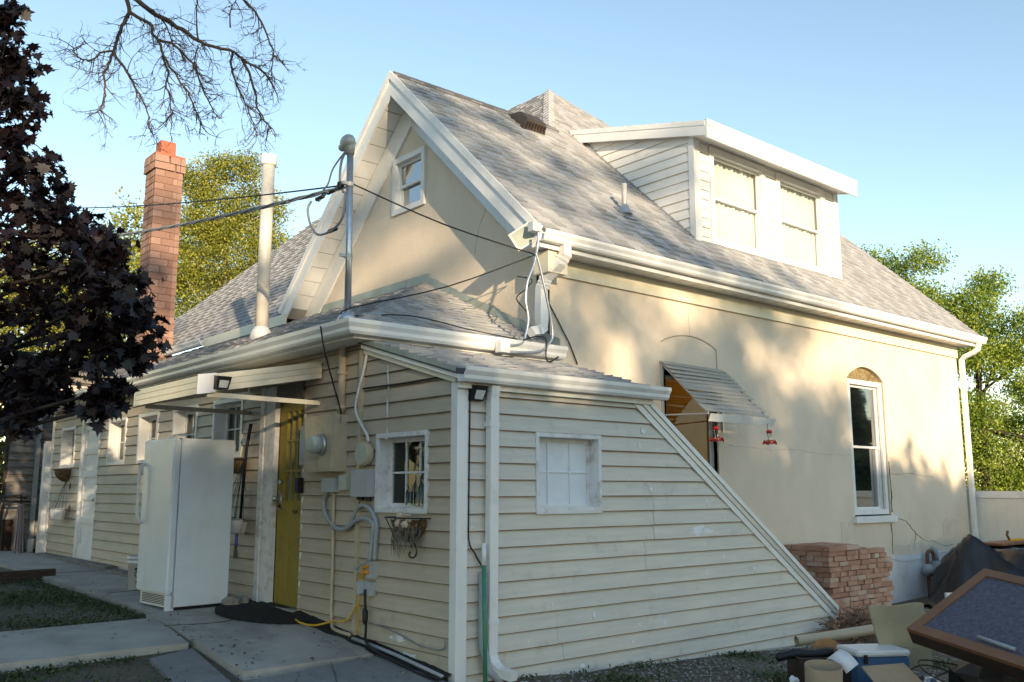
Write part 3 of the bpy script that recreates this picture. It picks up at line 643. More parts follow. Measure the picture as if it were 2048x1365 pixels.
# right hand arched window
u0, u1, z0, z1, rs = WINR
wn = window(STUC, u0+.03, u1-.03, z0+.02, z1-.02, .10, 1, 1, trim=.075, split=True, pane='mirror_glass', back=None, casing_n=-.06)
mb = MB().add([STUC.p(u,z,-.075) for u, z in arch(u0,u1,z1-.02,z1,rs)], [tuple(range(len(arch(u0,u1,z1-.02,z1,rs))))]); part('arch_infill', mb, 'arch_mat', wn)
part('sill', MB().lbox(STUC, u0-.06, u1+.09, z0-.10, z0+.0, -.10, .06), 'white_paint', wn)
# awning window with the lit room behind
a, b, c, d = WINA
wn = window(STUC, a+.005, b-.005, c, d, .06, 1, 1, trim=.06, mt='grey_alu', pane='glass', back=None, casing_n=-.02)
room = MB(); room.add([(3.2,1.75,.6),(6.6,1.75,.6),(6.6,3.6,.6),(3.2,3.6,.6),(3.2,1.75,3.6),(6.6,1.75,3.6),(6.6,3.6,3.6),(3.2,3.6,3.6)], [(0,1,2,3),(4,5,6,7),(1,2,6,5),(2,3,7,6),(3,0,4,7)])
rm = part('room', room, 'room_gold', H)
part('cupboard', MB().box(4.5,4.95,2.6,3.4,.61,2.55), 'room_door', H); part('cupboard', MB().box(5.5,6.2,3.0,3.55,.61,2.2), 'room_dark', H)
part('round_mirror', MB().lathe([(.16,0),(.18,.02),(.14,.03)], (5.25,3.56,2.45), 24, (0,-1,0)), 'galv_dull', H, True)
bulbo = part('ceiling_globe', MB().sphere((5.6,2.6,3.25), .12, 16), 'bulb', H, True)
# ---- frieze, soffit, gutters
part('frieze_board', MB().box(2.34,12.60,1.46,1.497,3.84,4.05), 'cream_alu', H)
sof = part('soffit', MB().box(1.99,12.80,1.20,1.499,4.052,4.062), 'white_alu', H)
for i in range(36): part('soffit_rib', MB().box(2.1+i*.3,2.112+i*.3,1.21,1.455,4.045,4.0505), 'white_alu', sof)
part('fascia_board', MB().box(1.97,12.88,1.175,1.198,4.03,4.2), 'white_alu', H)
KP = [(0,0),(.075,0),(.092,.022),(.095,.05),(.118,.085),(.122,.118),(.112,.118),(.108,.09),(.083,.052),(.07,.012),(.008,.012),(.008,.11),(0,.11)]
def gutter(path, sc_=1., mt='white_alu'): return part('gutter', MB().sweep([(a*sc_, b*sc_) for a, b in KP], path), mt, H)
gutter([(1.95,1.17,4.085),(12.95,1.17,4.085)])
gutter([(WX0-.005,12.15,2.815),(WX0-.005,WY0-.005,2.825),(2.28,WY0-.005,2.83)], 1.08)
gutter([(-.07,-.075,2.305),(2.43,-.075,2.305)])
gutter([(1.97,13.1,4.03),(1.97,10.15,4.03)])
part('fascia_board', MB().box(1.93,1.97,7.0,10.13,3.98,4.14), 'cream_alu', H)
part('fascia_board', MB().box(-.268,-.245,1.215,12.1,2.80,2.93).box(-.244,2.3,1.215,1.235,2.80,2.93), 'white_alu', H)
part('fascia_board', MB().box(-.05,2.3,-.07,-.04,2.26,2.41), 'white_alu', H)
part('soffit', MB().box(-.243,-.03,1.236,12.0,2.80,2.81).box(-.243,2.3,1.236,1.49,2.811,2.818), 'white_alu', H)
part('soffit', MB().box(-.05,2.2,-.038,-.024,2.30,2.335), 'siding_patched', H)
# bulkhead rake trim on the long side
r0, r1 = V((-.03,-.08,2.33)), V((-.03,1.40,2.745)); rd = (r1-r0)
def rake(n0, n1, a, b, mt, nm='rake_trim'): return part(nm, MB().prism([r0+V((-n0,0,a)), r0+V((-n0,0,b)), r1+V((-n0,0,b)), r1+V((-n0,0,a))], (-(n1-n0),0,0)), mt, H)
rake(0,.02,-.045,.0,'cream_alu'); rake(0,.045,.002,.05,'white_alu'); rake(0,.065,.052,.095,'flashing')
# ---- gable rakes
for sgn in (-1, 1):
    ye = RY+sgn*(RY-1.12); d = V((0, sgn, -AS)).normalized(); nn = V((0, sgn*AS, 1)).normalized(); top = V((0,RY,RZ)); LN = (ye-RY)*sgn/abs(d.y)*1.0
    def strip(x0, x1, a, b, mt, nm, par=H, s0=0., s1=None, lab=None):
        s1 = LN if s1 is None else s1
        # trim ends plumb at the ridge
        k = AS/1.0
        q = [top+d*(s0+(-k*a if s0 == 0 else 0))+nn*a, top+d*(s0+(-k*b if s0 == 0 else 0))+nn*b, top+d*s1+nn*b, top+d*s1+nn*a]
        return part(nm, MB().prism([p+V((x0,0,0)) for p in q], (x1-x0,0,0)), mt, par, label=lab)
    strip(1.955,1.985,-.245,-.03,'white_alu','rake_board'); strip(1.93,1.955,-.075,.012,'white_alu','rake_board')
    sf = strip(1.986,2.31,-.175,-.165,'seam','rake_soffit')
    k = 0; s = .22
    while s < LN-.2:
        strip(1.995,2.29,-.181,-.1755,'white_paint','soffit_panel', sf, s, min(s+.256, LN)); s += .27; k += 1
    strip(2.295,2.327,-.50,-.176,'white_alu' if sgn > 0 else 'grey_alu','frieze_board')
part('eave_return', MB().box(2.13,2.42,1.22,1.455,3.79,4.03), 'cream_alu', H)
window(GABLE, 3.83, 4.60, 5.215, 6.03, .05, 1, 1, trim=.075, split=True, pane='mirror_glass', back=None, casing_n=.035)
# flashing where the wing roof meets the gable wall
zt = zw(WTOP-WX0)
part('flashing', MB().prism([(2.322,3.72,zt-.02),(2.322,9.9,zt-.02),(2.322,9.9,zt+.12),(2.322,3.72,zt+.12)], (-.012,0,0)), 'flashing', H)
for i in range(12):
    y = 3.72-i*.205; z = zw(y-WY0)
    part('step_flashing', MB().prism([(2.321-.001*(i%2),y,z-.02),(2.321-.001*(i%2),y-.23,z-.115),(2.321-.001*(i%2),y-.23,z+.02),(2.321-.001*(i%2),y,z+.11)], (-.012,0,0)), 'flashing', H)
# ---- downspouts
def dspout(pts, wd=.07, dp=.05, mt='white_alu', ribs=()):
    mb = MB(); P = [V(p) for p in pts]
    for i in range(len(P)):
        pass
    vs2 = []; m_ = len(P)
    for i, p in enumerate(P):
        t = (P[min(i+1,m_-1)]-P[max(i-1,0)]).normalized(); a = V((1,0,0)); a = (a-t*a.dot(t)).normalized() if abs(t.x) < .97 else V((0,0,1)); b = t.cross(a).normalized()
        g = 1.0 if not ribs or i not in ribs else 1.12
        vs2 += [p+a*wd/2*sx*g+b*dp/2*sy*g for sx, sy in ((-1,-1),(1,-1),(1,1),(-1,1))]
    mb.add(vs2, [(i*4+k, i*4+(k+1)%4, (i+1)*4+(k+1)%4, (i+1)*4+k) for i in range(m_-1) for k in range(4)]+[(3,2,1,0), tuple(range(m_*4-4, m_*4))])
    return part('downspout', mb, mt, H)
dspout([(.30,-.085,2.30),(.30,-.07,2.2),(.295,-.065,.2),(.295,-.065,.16),(.295,-.08,.12),(.30,-.11,.085),(.31,-.16,.055),(.33,-.30,.03)], .085, .065)
for z in (1.98, .42): part('downspout_strap', MB().box(.245,.345,-.105,-.02,z-.02,z+.02), 'white_alu', H)
el = [(2.30,1.13,4.09),(2.30,1.13,4.0)]+[(2.30-.006*i,1.13+.012*i,3.98-.02*i) for i in range(5)]+[(2.22,1.34,3.76)]+[(2.215-.002*i,1.36+.008*i,3.73-.018*i) for i in range(5)]+[(2.20,1.405,3.62),(2.20,1.405,3.30),(2.20,1.405,3.22)]+[(2.19-.022*i,1.40-.002*i,3.19-.012*i) for i in range(5)]+[(2.02,1.38,3.12)]
dspout(el, .105, .09, ribs=set(range(2,20,2)))
dspout([(12.72,1.12,4.08),(12.72,1.14,3.98),(12.70,1.22,3.92),(12.67,1.36,3.86),(12.66,1.42,3.80),(12.66,1.42,-.2)], .09, .07)
# ---- dormer
mb = MB(); holed_wall(mb, DFRONT, [(5.46,4.6),(9.22,4.6),(9.22,6.42),(5.46,6.42)], [rect(5.86,7.10,4.90,6.27), rect(7.52,8.78,4.90,6.27)], .10)
dorm = part('dormer', mb, 'siding_white', H, label='white boxed dormer with two curtained sash windows')
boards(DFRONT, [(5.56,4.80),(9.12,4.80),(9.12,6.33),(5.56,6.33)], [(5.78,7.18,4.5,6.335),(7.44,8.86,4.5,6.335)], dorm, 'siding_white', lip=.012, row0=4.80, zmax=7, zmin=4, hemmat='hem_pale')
ch = [(1.84,za(1.84)+.02),(3.9,za(3.9)+.02),(3.9,6.892),(1.84,6.37)]
part('cheek_wall', MB().prism([(5.452,1.83,za(1.83)-.05),(5.452,4.05,za(4.05)-.05),(5.452,4.05,6.9),(5.452,1.83,6.36)], (.03,0,0)), 'siding_white', dorm)
part('cheek_wall', MB().prism([(9.19,1.83,za(1.83)-.05),(9.19,4.05,za(4.05)-.05),(9.19,4.05,6.9),(9.19,1.83,6.36)], (.03,0,0)), 'siding_white', dorm)
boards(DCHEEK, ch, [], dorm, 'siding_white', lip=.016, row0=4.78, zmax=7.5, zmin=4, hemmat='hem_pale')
for (a, b) in ((5.43,5.57),(9.11,9.24)): part('corner_board', MB().lbox(DFRONT, a, b, 4.80, 6.37, .0, .03), 'white_paint', dorm)
part('corner_board', MB().lbox(DCHEEK, 1.765, 1.86, 4.86, 6.37, -.01, .025), 'white_paint', dorm)
for (a, b) in ((5.80,7.16),(7.46,8.84)): window(DFRONT, a, b, 4.87, 6.30, .05, 1, 1, parent=dorm, trim=.09, split=True, back='curtain', casing_n=.03, backn=.02)
part('dormer_fascia', MB().prism([(5.33,1.455,6.22),(9.31,1.455,6.22),(9.31,1.455,6.47),(5.33,1.455,6.47)], (0,.03,0)), 'white_alu', dorm)
part('dormer_fascia', MB().prism([(5.33,1.445,6.40),(9.31,1.445,6.40),(9.31,1.445,6.485),(5.33,1.445,6.485)], (0,.009,0)), 'white_alu', dorm)
part('dormer_soffit', MB().box(5.36,9.28,1.487,1.80,6.335,6.35), 'white_alu', dorm)
for x in (5.33, 9.28):
    part('dormer_rake', MB().prism([(x,1.486,6.26),(x,4.05,6.26+.25*2.56),(x,4.05,6.44+.25*2.56),(x,1.486,6.44)], (.03,0,0)), 'white_alu', dorm)
    part('dormer_rake', MB().prism([(x-.008,1.486,6.40),(x-.008,4.12,6.40+.25*2.63),(x-.008,4.12,6.475+.25*2.63),(x-.008,1.486,6.475)], (.007,0,0)), 'white_alu', dorm)
part('flashing', MB().prism([(5.40,1.78,za(1.78)+.012),(5.40,4.0,za(4.0)+.012),(5.40,4.0,za(4.0)+.05),(5.40,1.78,za(1.78)+.05)], (.03,0,0)), 'galv', dorm)
# ---- canopy over the back door
cx0, cy0, cy1 = -1.27, 2.20, 3.90
zf0, zf1, zb0, zb1 = 2.305, 2.475, 2.545, 2.715
mb = MB(); mb.prism([(cx0,cy0+.03,zf1-.03),(0,cy0+.03,zb1-.03),(0,cy1-.03,zb1-.03),(cx0,cy1-.03,zf1-.03)], (0,0,.02))
can = part('door_canopy', mb, 'cream_alu', H, label='cream metal canopy with strut arms over the yellow door')
for k in range(3):
    a, b = k/3, (k+1)/3-.03
    part('fascia_panel', MB().prism([(cx0,cy0,zf0+(zf1-zf0)*a),(-.03,cy0,zb0+(zb1-zb0)*a),(-.03,cy0,zb0+(zb1-zb0)*b),(cx0,cy0,zf0+(zf1-zf0)*b)], (0,.02+.006*(k%2),0)), 'cream_alu', can)
    part('fascia_panel', MB().prism([(cx0-.001,cy0+.03,zf0+(zf1-zf0)*a),(cx0-.001,cy1-.03,zf0+(zf1-zf0)*a),(cx0-.001,cy1-.03,zf0+(zf1-zf0)*b),(cx0-.001,cy0+.03,zf0+(zf1-zf0)*b)], (.02+.006*(k%2),0,0)), 'cream_alu', can)
part('fascia_backing', MB().prism([(cx0+.012,cy0+.008,zf0),(-.03,cy0+.008,zb0),(-.03,cy0+.008,zb1-.005),(cx0+.012,cy0+.008,zf1-.005)], (0,.02,0)).box(cx0+.008,cx0+.028,cy0+.031,cy1-.031,zf0,zf1-.005), 'beige_paint', can)
part('corner_cover', MB().prism([(cx0-.012,cy0-.008,zf0-.006),(cx0+.16,cy0-.008,zf0+.024),(cx0+.16,cy0-.008,zf1+.034),(cx0-.012,cy0-.008,zf1+.004)], (0,.007,0)), 'white_plastic', can)
part('side_panel', MB().prism([(cx0,cy1-.001,zf0),(-.03,cy1-.001,zb0),(-.03,cy1-.001,zb1),(cx0,cy1-.001,zf1)], (0,-.02,0)), 'cream_alu', can)
for y in (cy0+.05, cy1-.06):
    p, q = V((cx0+.10,y,zf0+.005)), V((-.01,y,2.30)); a = (q-p)/2; part('strut', MB().obox((p+q)/2, a, (0,.012,0), V((0,0,.022))), 'cream_alu' if y < 3 else 'galv_dull', can)

# ---- shingles: the largest in view are pieces, the rest one field per roof
RT = FWD.cross(V((0,0,1))).normalized(); UPV = RT.cross(FWD)
def parea(vs2):
    pts = []
    for i in (3,2,5,4):
        q = vs2[i]-CAM; z = q.dot(FWD)
        if z < .5: return 0
        x, y = 1024+1838*q.dot(RT)/z, 682-1838*q.dot(UPV)/z
        if not (0 < x < 2048 and 0 < y < 1365): return 0
        pts.append((x,y))
    return abs(sum(pts[i][0]*pts[(i+1)%4][1]-pts[(i+1)%4][0]*pts[i][1] for i in range(4)))/2
hidden = lambda vs2: (vs2[0].y > 6.0 and vs2[0].x < 2.3) 
order = sorted(range(len(SHINGLES)), key=lambda i: -parea(SHINGLES[i][1])*(.2 if hidden(SHINGLES[i][1]) else 1))
pick = set(order[:300]); fields = {}
for i, (ro, vs2, fs, tn) in enumerate(SHINGLES):
    if i in pick: part('shingle', MB().add(vs2, fs, tn), 'shingle', ro)
    else:
        fields.setdefault(ro.name, (ro, MB()))[1].add(vs2, fs, tn)
for ro, m_ in fields.values(): part('shingle_field', m_, 'shingle', ro, kind='stuff')
#MORE
# ================================================================ THINGS
def lthing(name, label, cat, loc, rz=0., group=None, rx=0., ry=0.):
    o = thing(name, label, cat, loc, group); ORG[o.name] = V((0,0,0)); o.rotation_euler = (rx, ry, rz); return o
def cable(name, pts, r, mt, label, cat='cable', k=4, n=6, group=None):
    return solo(name, MB().tube(smooth_path(pts, k), r, n), mt, label, cat, group, True)
# ---- brick chimney
CHX, CHY, CW, CZ0, CZ1 = 1.80, 12.3, .56, 3.7, 8.08
ch_ = thing('chimney', 'tall pink brick chimney with clay flue tile behind the wing roof', 'chimney', (CHX,CHY,CZ0))
h2 = CW/2
part('mortar_core', MB().box(CHX-h2+.012,CHX+h2-.012,CHY-h2+.012,CHY+h2-.012,CZ0,CZ1-.02), 'mortar', ch_)
rows = 29; rh = (CZ1-.30-CZ0)/rows
bm = {}
def brick_mesh(l, d_, h, key, mt):
    if key not in bm:
        mb = MB(); b_ = .006; l2, d2, h2_ = l/2, d_/2, h/2
        mb.hexa([(-l2,-d2,-h2_),(l2,-d2,-h2_),(l2,d2,-h2_),(-l2,d2,-h2_),(-l2+b_,-d2+b_,h2_),(l2-b_,-d2+b_,h2_),(l2-b_,d2-b_,h2_),(-l2+b_,d2-b_,h2_)], random.random())
        bm[key] = mesh_of('brick', mb, mt, V((0,0,0)), False)
    return bm[key]
def put_brick(parent, me, loc, rz=0., name='brick', tilt=0.):
    o = bpy.data.objects.new(name, me); COL.objects.link(o); o.parent = parent; o.location = V(loc)-ORG[parent.name]; o.rotation_euler = (tilt*.4, tilt, rz); return o
for r in range(rows):
    z = CZ0+rh*(r+.5)
    for face in range(4):
        ang = face*math.pi/2; ux, uy = math.cos(ang), math.sin(ang)
        cut = (.36 if (r+face) % 2 else .20); segs = [(-h2, -h2+cut), (-h2+cut, h2-.10)]
        for (a, b) in segs:
            L_ = b-a-.012; mid = (a+b)/2; key = ('c', round(L_,2), random.randrange(4))
            me = brick_mesh(round(L_,2), .10, rh-.014, key, 'chimney_brick')
            nx_, ny_ = uy, -ux
            put_brick(ch_, me, (CHX+ux*mid+nx_*(h2-.05+random.uniform(-.003,.003)), CHY+uy*mid+ny_*(h2-.05+random.uniform(-.003,.003)), z), ang)
for r in range(2):
    z = CZ1-.30+.075+r*.15; e_ = .035
    for face in range(4):
        ang = face*math.pi/2; ux, uy = math.cos(ang), math.sin(ang); nx_, ny_ = uy, -ux
        for (a, b) in (((-h2-e_, -.02), (0, h2-.07)) if r else ((-h2-e_, .1), (.12, h2-.07))):
            me = brick_mesh(round(b-a-.012,2), .10, .138, ('t', round(b-a,2), random.randrange(3)), 'chimney_brick'); mid = (a+b)/2
            put_brick(ch_, me, (CHX+ux*mid+nx_*(h2+e_-.05), CHY+uy*mid+ny_*(h2+e_-.05), z), ang)
part('cap', MB().box(CHX-h2-.02,CHX+h2+.02,CHY-h2-.02,CHY+h2+.02,CZ1-.005,CZ1+.04), 'clay', ch_)
part('flue_tile', MB().box(CHX-.15,CHX+.15,CHY-.15,CHY+.15,CZ1+.035,CZ1+.36), 'clay', ch_)
# ---- flue pipe, plumbing vent, box vent
fx, fy = 1.0, 5.80
t = thing('flue_pipe', 'tall pale metal flue pipe rising from the wing roof', 'flue pipe', (fx,fy,3.4))
part('pipe', MB().lathe([(.088,0),(.088,2.62)], (fx,fy,3.42), 24), 'flue_paint', t, True)
part('cap', MB().lathe([(.105,0),(.112,.03),(.112,.15),(.06,.17)], (fx,fy,5.98), 20), 'white_alu', t, True)
part('flange', MB().lathe([(.17,-.04),(.13,.10),(.092,.16)], (fx,fy,3.50), 20), 'white_alu', t, True)
vx, vy = 4.18, 1.95
t = thing('vent_stack', 'thin grey plumbing vent stack on the main roof below the dormer', 'vent pipe', (vx,vy,za(vy)))
part('pipe', MB().lathe([(.035,-.1),(.035,.42)], (vx,vy,za(vy)), 14), 'galv_dull', t, True)
sl_ = V((0,1,AS)).normalized(); nn_ = V((0,-AS,1)).normalized(); c0 = V((vx,vy,za(vy)))
part('flashing', MB().prism([c0-V((.12,0,0))-sl_*.16+nn_*.022, c0+V((.12,0,0))-sl_*.16+nn_*.022, c0+V((.12,0,0))+sl_*.14+nn_*.022, c0-V((.12,0,0))+sl_*.14+nn_*.022], nn_*.01).lathe([(.11,0),(.05,.11),(.038,.14)], c0, 14), 'galv', t)
bx_, by_ = 4.16, 3.86; c0 = V((bx_,by_,za(by_)))
t = thing('box_vent', 'brown slant-back attic vent near the ridge of the main roof', 'roof vent', tuple(c0))
a_, b_ = V((.22,0,0)), sl_
part('hood', MB().add([c0-a_-b_*.22+nn_*.02, c0+a_-b_*.22+nn_*.02, c0+a_+b_*.24+nn_*.02, c0-a_+b_*.24+nn_*.02, c0-a_*.82-b_*.16+nn_*.17, c0+a_*.82-b_*.16+nn_*.17, c0+a_*.82+b_*.06+nn_*.17, c0-a_*.82+b_*.06+nn_*.17], [(0,1,5,4),(1,2,6,5),(2,3,7,6),(3,0,4,7),(4,5,6,7)]), 'vent_brown', t)
for i in range(7): u = -.17+.34*i/6; part('louvre', MB().obox(c0+V((u,0,0))-b_*.205+nn_*.085, (.012,0,0), b_*.012, nn_*.05), 'brown_dark', t)
# ---- service mast and drop
t = thing('service_mast', 'galvanised electric service mast with weatherhead above the wing eave', 'service mast', (.03,1.83,2.8))
part('mast', MB().tube([(.03,1.83,2.84),(.03,1.88,4.86)], .034, 14), 'galv', t, True)
part('roof_boot', MB().lathe([(.13,-.03),(.07,.07),(.04,.10)], (.03,1.835,3.07), 16), 'galv', t, True)
c0 = V((.03,1.885,4.88))
part('weatherhead', MB().lathe([(.045,-.09),(.05,0),(.062,.03)], c0, 14).sphere(c0+V((-.01,.035,.045)), .085, 16, (.8,1.25,.95)).sphere(c0+V((-.02,.11,.01)), .05, 12, (.9,1.1,.8)), 'galv_dull', t, True)
for z in (4.47, 3.73): part('clamp', MB().lathe([(.042,-.02),(.042,.02)], (.03,1.845+(z-3.1)*.02,z), 12).obox((.03-.06,1.86,z), (.03,0,0), (0,.015,0), (0,0,.015)), 'galv_dull', t)
part('insulator', MB().lathe([(.03,0),(.035,.03),(.03,.06)], (-.03,1.95,4.44), 10), 'blackplastic', t)
M1 = V((.0,1.93,4.47)); FAR = V((-.1,21.0,8.0))
def span(a, b, sag, n=24): return [a.lerp(b, i/n)+V((0,0,-sag*4*(i/n)*(1-i/n))) for i in range(n+1)]
solo('service_drop', MB().tube(span(M1, V((-.3,21.5,9.1)), .25), .009, 5), 'cable_black', 'thin black service cable running from the mast past the chimney', 'cable', None, True)
pts = span(M1+V((0,0,-.02)), V((.3,21.3,8.1)), .30, 60); mb = MB()
for k in range(3): mb.tube([p+V((math.cos(i*1.3+k*2.1)*.016, 0, math.sin(i*1.3+k*2.1)*.016)) for i, p in enumerate(pts)], .011, 5)
solo('service_drop', mb, 'cable_grey', 'thick twisted grey service cable hanging from the mast', 'cable', None, True)
cable('drip_loop', [(.03,1.93,4.88),(.0,1.99,4.75),(.0,2.02,4.6),(.0,2.0,4.5),(-.0,1.94,4.40)], .013, 'cable_grey', 'grey wire dropping from the weatherhead straight to the mast clamp')
cable('drip_loop', [(.03,1.95,4.86),(-.02,2.12,4.70),(-.03,2.2,4.55),(-.03,2.3,4.5),(-.02,2.2,4.46),(0,2.3,4.47),(0,2.45,4.43)], .010, 'cable_grey', 'thin wire looping left of the weatherhead to a crimp')
cable('drip_loop', [(.0,2.6,4.47),(-.03,2.62,4.38),(-.03,2.55,4.2),(-.03,2.38,4.05),(-.02,2.1,4.04),(.0,1.93,4.15),(.01,1.91,4.4)], .013, 'cable_grey', 'large drooping grey wire loop left of the service mast')
for i, (y, z) in enumerate(((2.42,4.46),(2.18,4.47),(2.13,4.05))): solo('splice_sleeve', MB().tube([(0,y-.07,z),(0,y+.07,z)], .022, 8), 'cable_black', ['black splice sleeve furthest out on the service wires','black splice sleeve beside the mast clamp','black splice sleeve low on the drooping wire loop'][i], 'splice', None, True)
CR = V((2.02,1.30,3.97))
cable('guy_wire', [M1+V((.03,-.04,.03)), M1.lerp(CR,.5)+V((0,0,-.03)), CR], .008, 'cable_black', 'black cable strung from the mast to the gable corner')
cable('guy_wire', [CR, CR.lerp(V((.03,1.80,3.18)),.5)+V((0,0,-.06)), V((.04,1.80,3.2)), V((.0,1.86,3.12))], .007, 'cable_black', 'black cable sagging from the gable corner to the mast foot')
cable('guy_wire', [(.05,1.78,3.12),(.5,1.45,3.13),(1.1,1.32,3.05),(1.7,1.24,3.0)], .006, 'cable_black', 'black cable lying on the hipped wing roof shingles')
CA = [(1.378,1.085,2.88),(1.584,1.085,2.912),(1.666,1.085,2.983),(1.722,1.085,3.188),(1.688,1.085,3.368),(1.709,1.085,3.583),(1.801,1.085,3.785),(1.859,1.085,4.012),(1.867,1.085,4.161)]
cable('metal_conduit', CA, .014, 'galv', 'bent steel conduit carrying the corner floodlight', 'conduit', 4, 8)
CB_ = [(1.361,1.07,2.81),(1.841,1.07,2.862),(1.983,1.07,2.95),(2.049,1.07,3.074),(1.987,1.07,3.378),(1.882,1.07,3.74),(1.812,1.07,3.918)]
cable('metal_conduit', CB_, .013, 'galv', 'lower curved steel conduit beside the elbowed downspout', 'conduit', 4, 8)
cable('loose_wire', [(1.715,1.25,3.675),(1.921,1.25,3.668),(1.82,1.25,3.544),(1.701,1.25,3.431),(1.855,1.25,3.29),(1.854,1.25,3.118),(1.805,1.25,3.032)], .007, 'cable_black', 'kinked black wire hanging left of the elbowed downspout')
cable('loose_wire', [(2.343,1.48,3.555),(2.471,1.48,3.389),(2.586,1.48,3.231),(2.701,1.48,3.072),(2.816,1.48,2.86)], .008, 'cable_black', 'black wire curving down the stucco right of the downspout')
cable('loose_wire', [(1.638,1.06,2.964),(1.824,1.06,3.021),(1.943,1.06,2.997),(1.942,1.06,2.812),(1.998,1.06,2.77),(2.121,1.06,2.834)], .008, 'cable_black', 'black wire looping over the end of the wing gutter')
solo('junction_box', MB().box(1.28,1.40,1.0,1.085,2.80,2.92), 'white_old', 'weathered cream junction box on the wing gutter', 'junction box')
# ---- corner floodlight
t = thing('floodlight', 'large square white floodlight on the gable corner', 'floodlight', (1.90,1.20,4.1))
fc = V((1.90,1.36,4.17)); fd = V((-.62,-.62,-.38)).normalized(); fa = fd.cross(V((0,0,1))).normalized(); fa = (Matrix.Rotation(.55, 3, fd) @ fa); fb = fa.cross(fd)
part('housing', MB().add([fc+fa*sx*.13*k+fb*sy*.105*k+fd*o_ for k, o_ in ((.7,-.09),(1,.03)) for sx, sy in ((-1,-1),(1,-1),(1,1),(-1,1))], [(0,1,2,3),(0,1,5,4),(1,2,6,5),(2,3,7,6),(3,0,4,7)]), 'white_alu', t)
fm = MB()
for (a, b, c, d) in ((-1,1,.84,1),(-1,1,-1,-.84),(-1,-.86,-.84,.84),(.86,1,-.84,.84)): fm.obox(fc+fa*.13*(a+b)/2+fb*.105*(c+d)/2+fd*.037, fa*.13*(b-a)/2, fb*.105*(d-c)/2, fd*.008)
part('bezel', fm, 'white_alu', t); part('lens', MB().obox(fc+fd*.034, fa*.115, fb*.09, fd*.002), 'lens', t)
part('mount_box', MB().box(1.82,1.94,1.12,1.20,4.17,4.27), 'grey_alu', t); part('knuckle', MB().sphere((1.96,1.14,4.24), .03), 'galv', t, True)
# ---- solar wall lights
def solar(label, F, u, z, s=1.):
    o = F.p(u, z, 0); t = thing('solar_light', label, 'wall light', tuple(o), 'black solar wall lights'); q = lambda a, b, n: F.p(u+a*s, z+b*s, n*s)
    part('housing', MB().add([q(-.06,.06,.0),q(.06,.06,.0),q(.06,-.06,.0),q(-.06,-.06,.0),q(-.065,.045,.09),q(.065,.045,.09),q(.052,-.06,.05),q(-.052,-.06,.05)], [(0,1,2,3),(0,1,5,4),(1,2,6,5),(2,3,7,6),(3,0,4,7),(4,5,6,7)]), 'blackplastic', t)
    part('lens', MB().add([q(-.042,.012,.086),q(.042,.012,.086),q(.038,-.05,.0575),q(-.038,-.05,.0575)], [(0,1,2,3)]), 'lens_pale', t)
solar('black solar light under the bulkhead gutter by the downspout', RIGHT, .155, 2.235, 1.15)
solar('black solar light on the white corner of the door canopy', Frame((0,cy0-.011,0),(1,0,0),(0,-1,0)), cx0+.20, 2.42, 1.05)
# ---- meter and boxes on the wing wall
t = thing('electric_meter', 'beige electric meter cabinet with round glass meter by the yellow door', 'electric meter', tuple(LEFT.p(1.97,1.62)))
part('cabinet', MB().lbox(LEFT, 1.70, 2.25, 1.62, 2.15, .01, .165), 'beige_paint', t)
part('cover', MB().lbox(LEFT, 1.985, 2.235, 1.64, 2.13, .165, .172).lbox(LEFT, 1.715, 1.975, 1.64, 2.13, .165, .171), 'beige_paint', t)
c0 = LEFT.p(1.90,1.87,.172)
part('collar', MB().lathe([(.105,0),(.105,.03),(.095,.035)], c0, 24, (-1,0,0)), 'galv', t, True)
part('meter_glass', MB().lathe([(.086,.03),(.086,.10),(.078,.125),(.05,.132)], c0, 24, (-1,0,0)), 'lens', t, True)
part('dial', MB().lathe([(.06,.133),(.06,.136)], c0, 20, (-1,0,0)), 'grey_green', t)
solo('service_pipe', MB().tube([(-.05,1.77,2.80),(-.05,1.77,2.16)], .036, 14).lathe([(.05,-.02),(.05,.02)], (-.05,1.77,2.55), 12).lathe([(.05,-.02),(.05,.02)], (-.05,1.77,2.22), 12), 'beige_paint', 'beige riser pipe above the meter cabinet', 'conduit', None, True)
solo('phone_panel', MB().lbox(LEFT, 2.27, 2.55, 1.70, 2.08, .02, .06).lbox(LEFT, 2.30, 2.50, 1.74, 1.90, .06, .075), 'grey_box', 'flat grey panel between yellow door and meter cabinet', 'wall box')
solo('pipe_tag', MB().lbox(LEFT, 1.70, 1.76, 2.06, 2.15, .088, .094), 'white_plastic', 'small white tag on the riser pipe', 'tag')
t = thing('round_box', 'round dusty cover hanging beside the meter cabinet', 'round cover', tuple(LEFT.p(1.31,1.66)))
part('drum', MB().lathe([(.105,.02),(.11,.05),(.11,.09),(.10,.10)], LEFT.p(1.31,1.77), 24, (-1,0,0)), 'beige_paint', t, True)
part('lid', MB().lathe([(.098,.10),(.098,.106)], LEFT.p(1.31,1.77), 24, (-1,0,0)), 'grey_green', t)
solo('junction_box', MB().lbox(LEFT, 1.80, 2.01, 1.43, 1.56, .01, .10), 'grey_box', 'small grey junction box below the meter cabinet', 'junction box')
solo('junction_box', MB().lbox(LEFT, 1.585, 1.72, 1.45, 1.585, .01, .085), 'grey_green', 'narrow pale green junction box below the meter cabinet', 'junction box')
t = thing('network_box', 'larger grey telephone box left of the jar window', 'wall box', tuple(LEFT.p(1.33,1.38)))
part('case', MB().lbox(LEFT, 1.20, 1.475, 1.39, 1.63, .01, .10), 'grey_box', t); part('gland', MB().tube([LEFT.p(1.25,1.40,.05), LEFT.p(1.25,1.35,.05)], .03, 10), 'blackplastic', t); part('gland', MB().tube([LEFT.p(1.38,1.40,.05), LEFT.p(1.38,1.36,.05)], .035, 10), 'blackplastic', t)
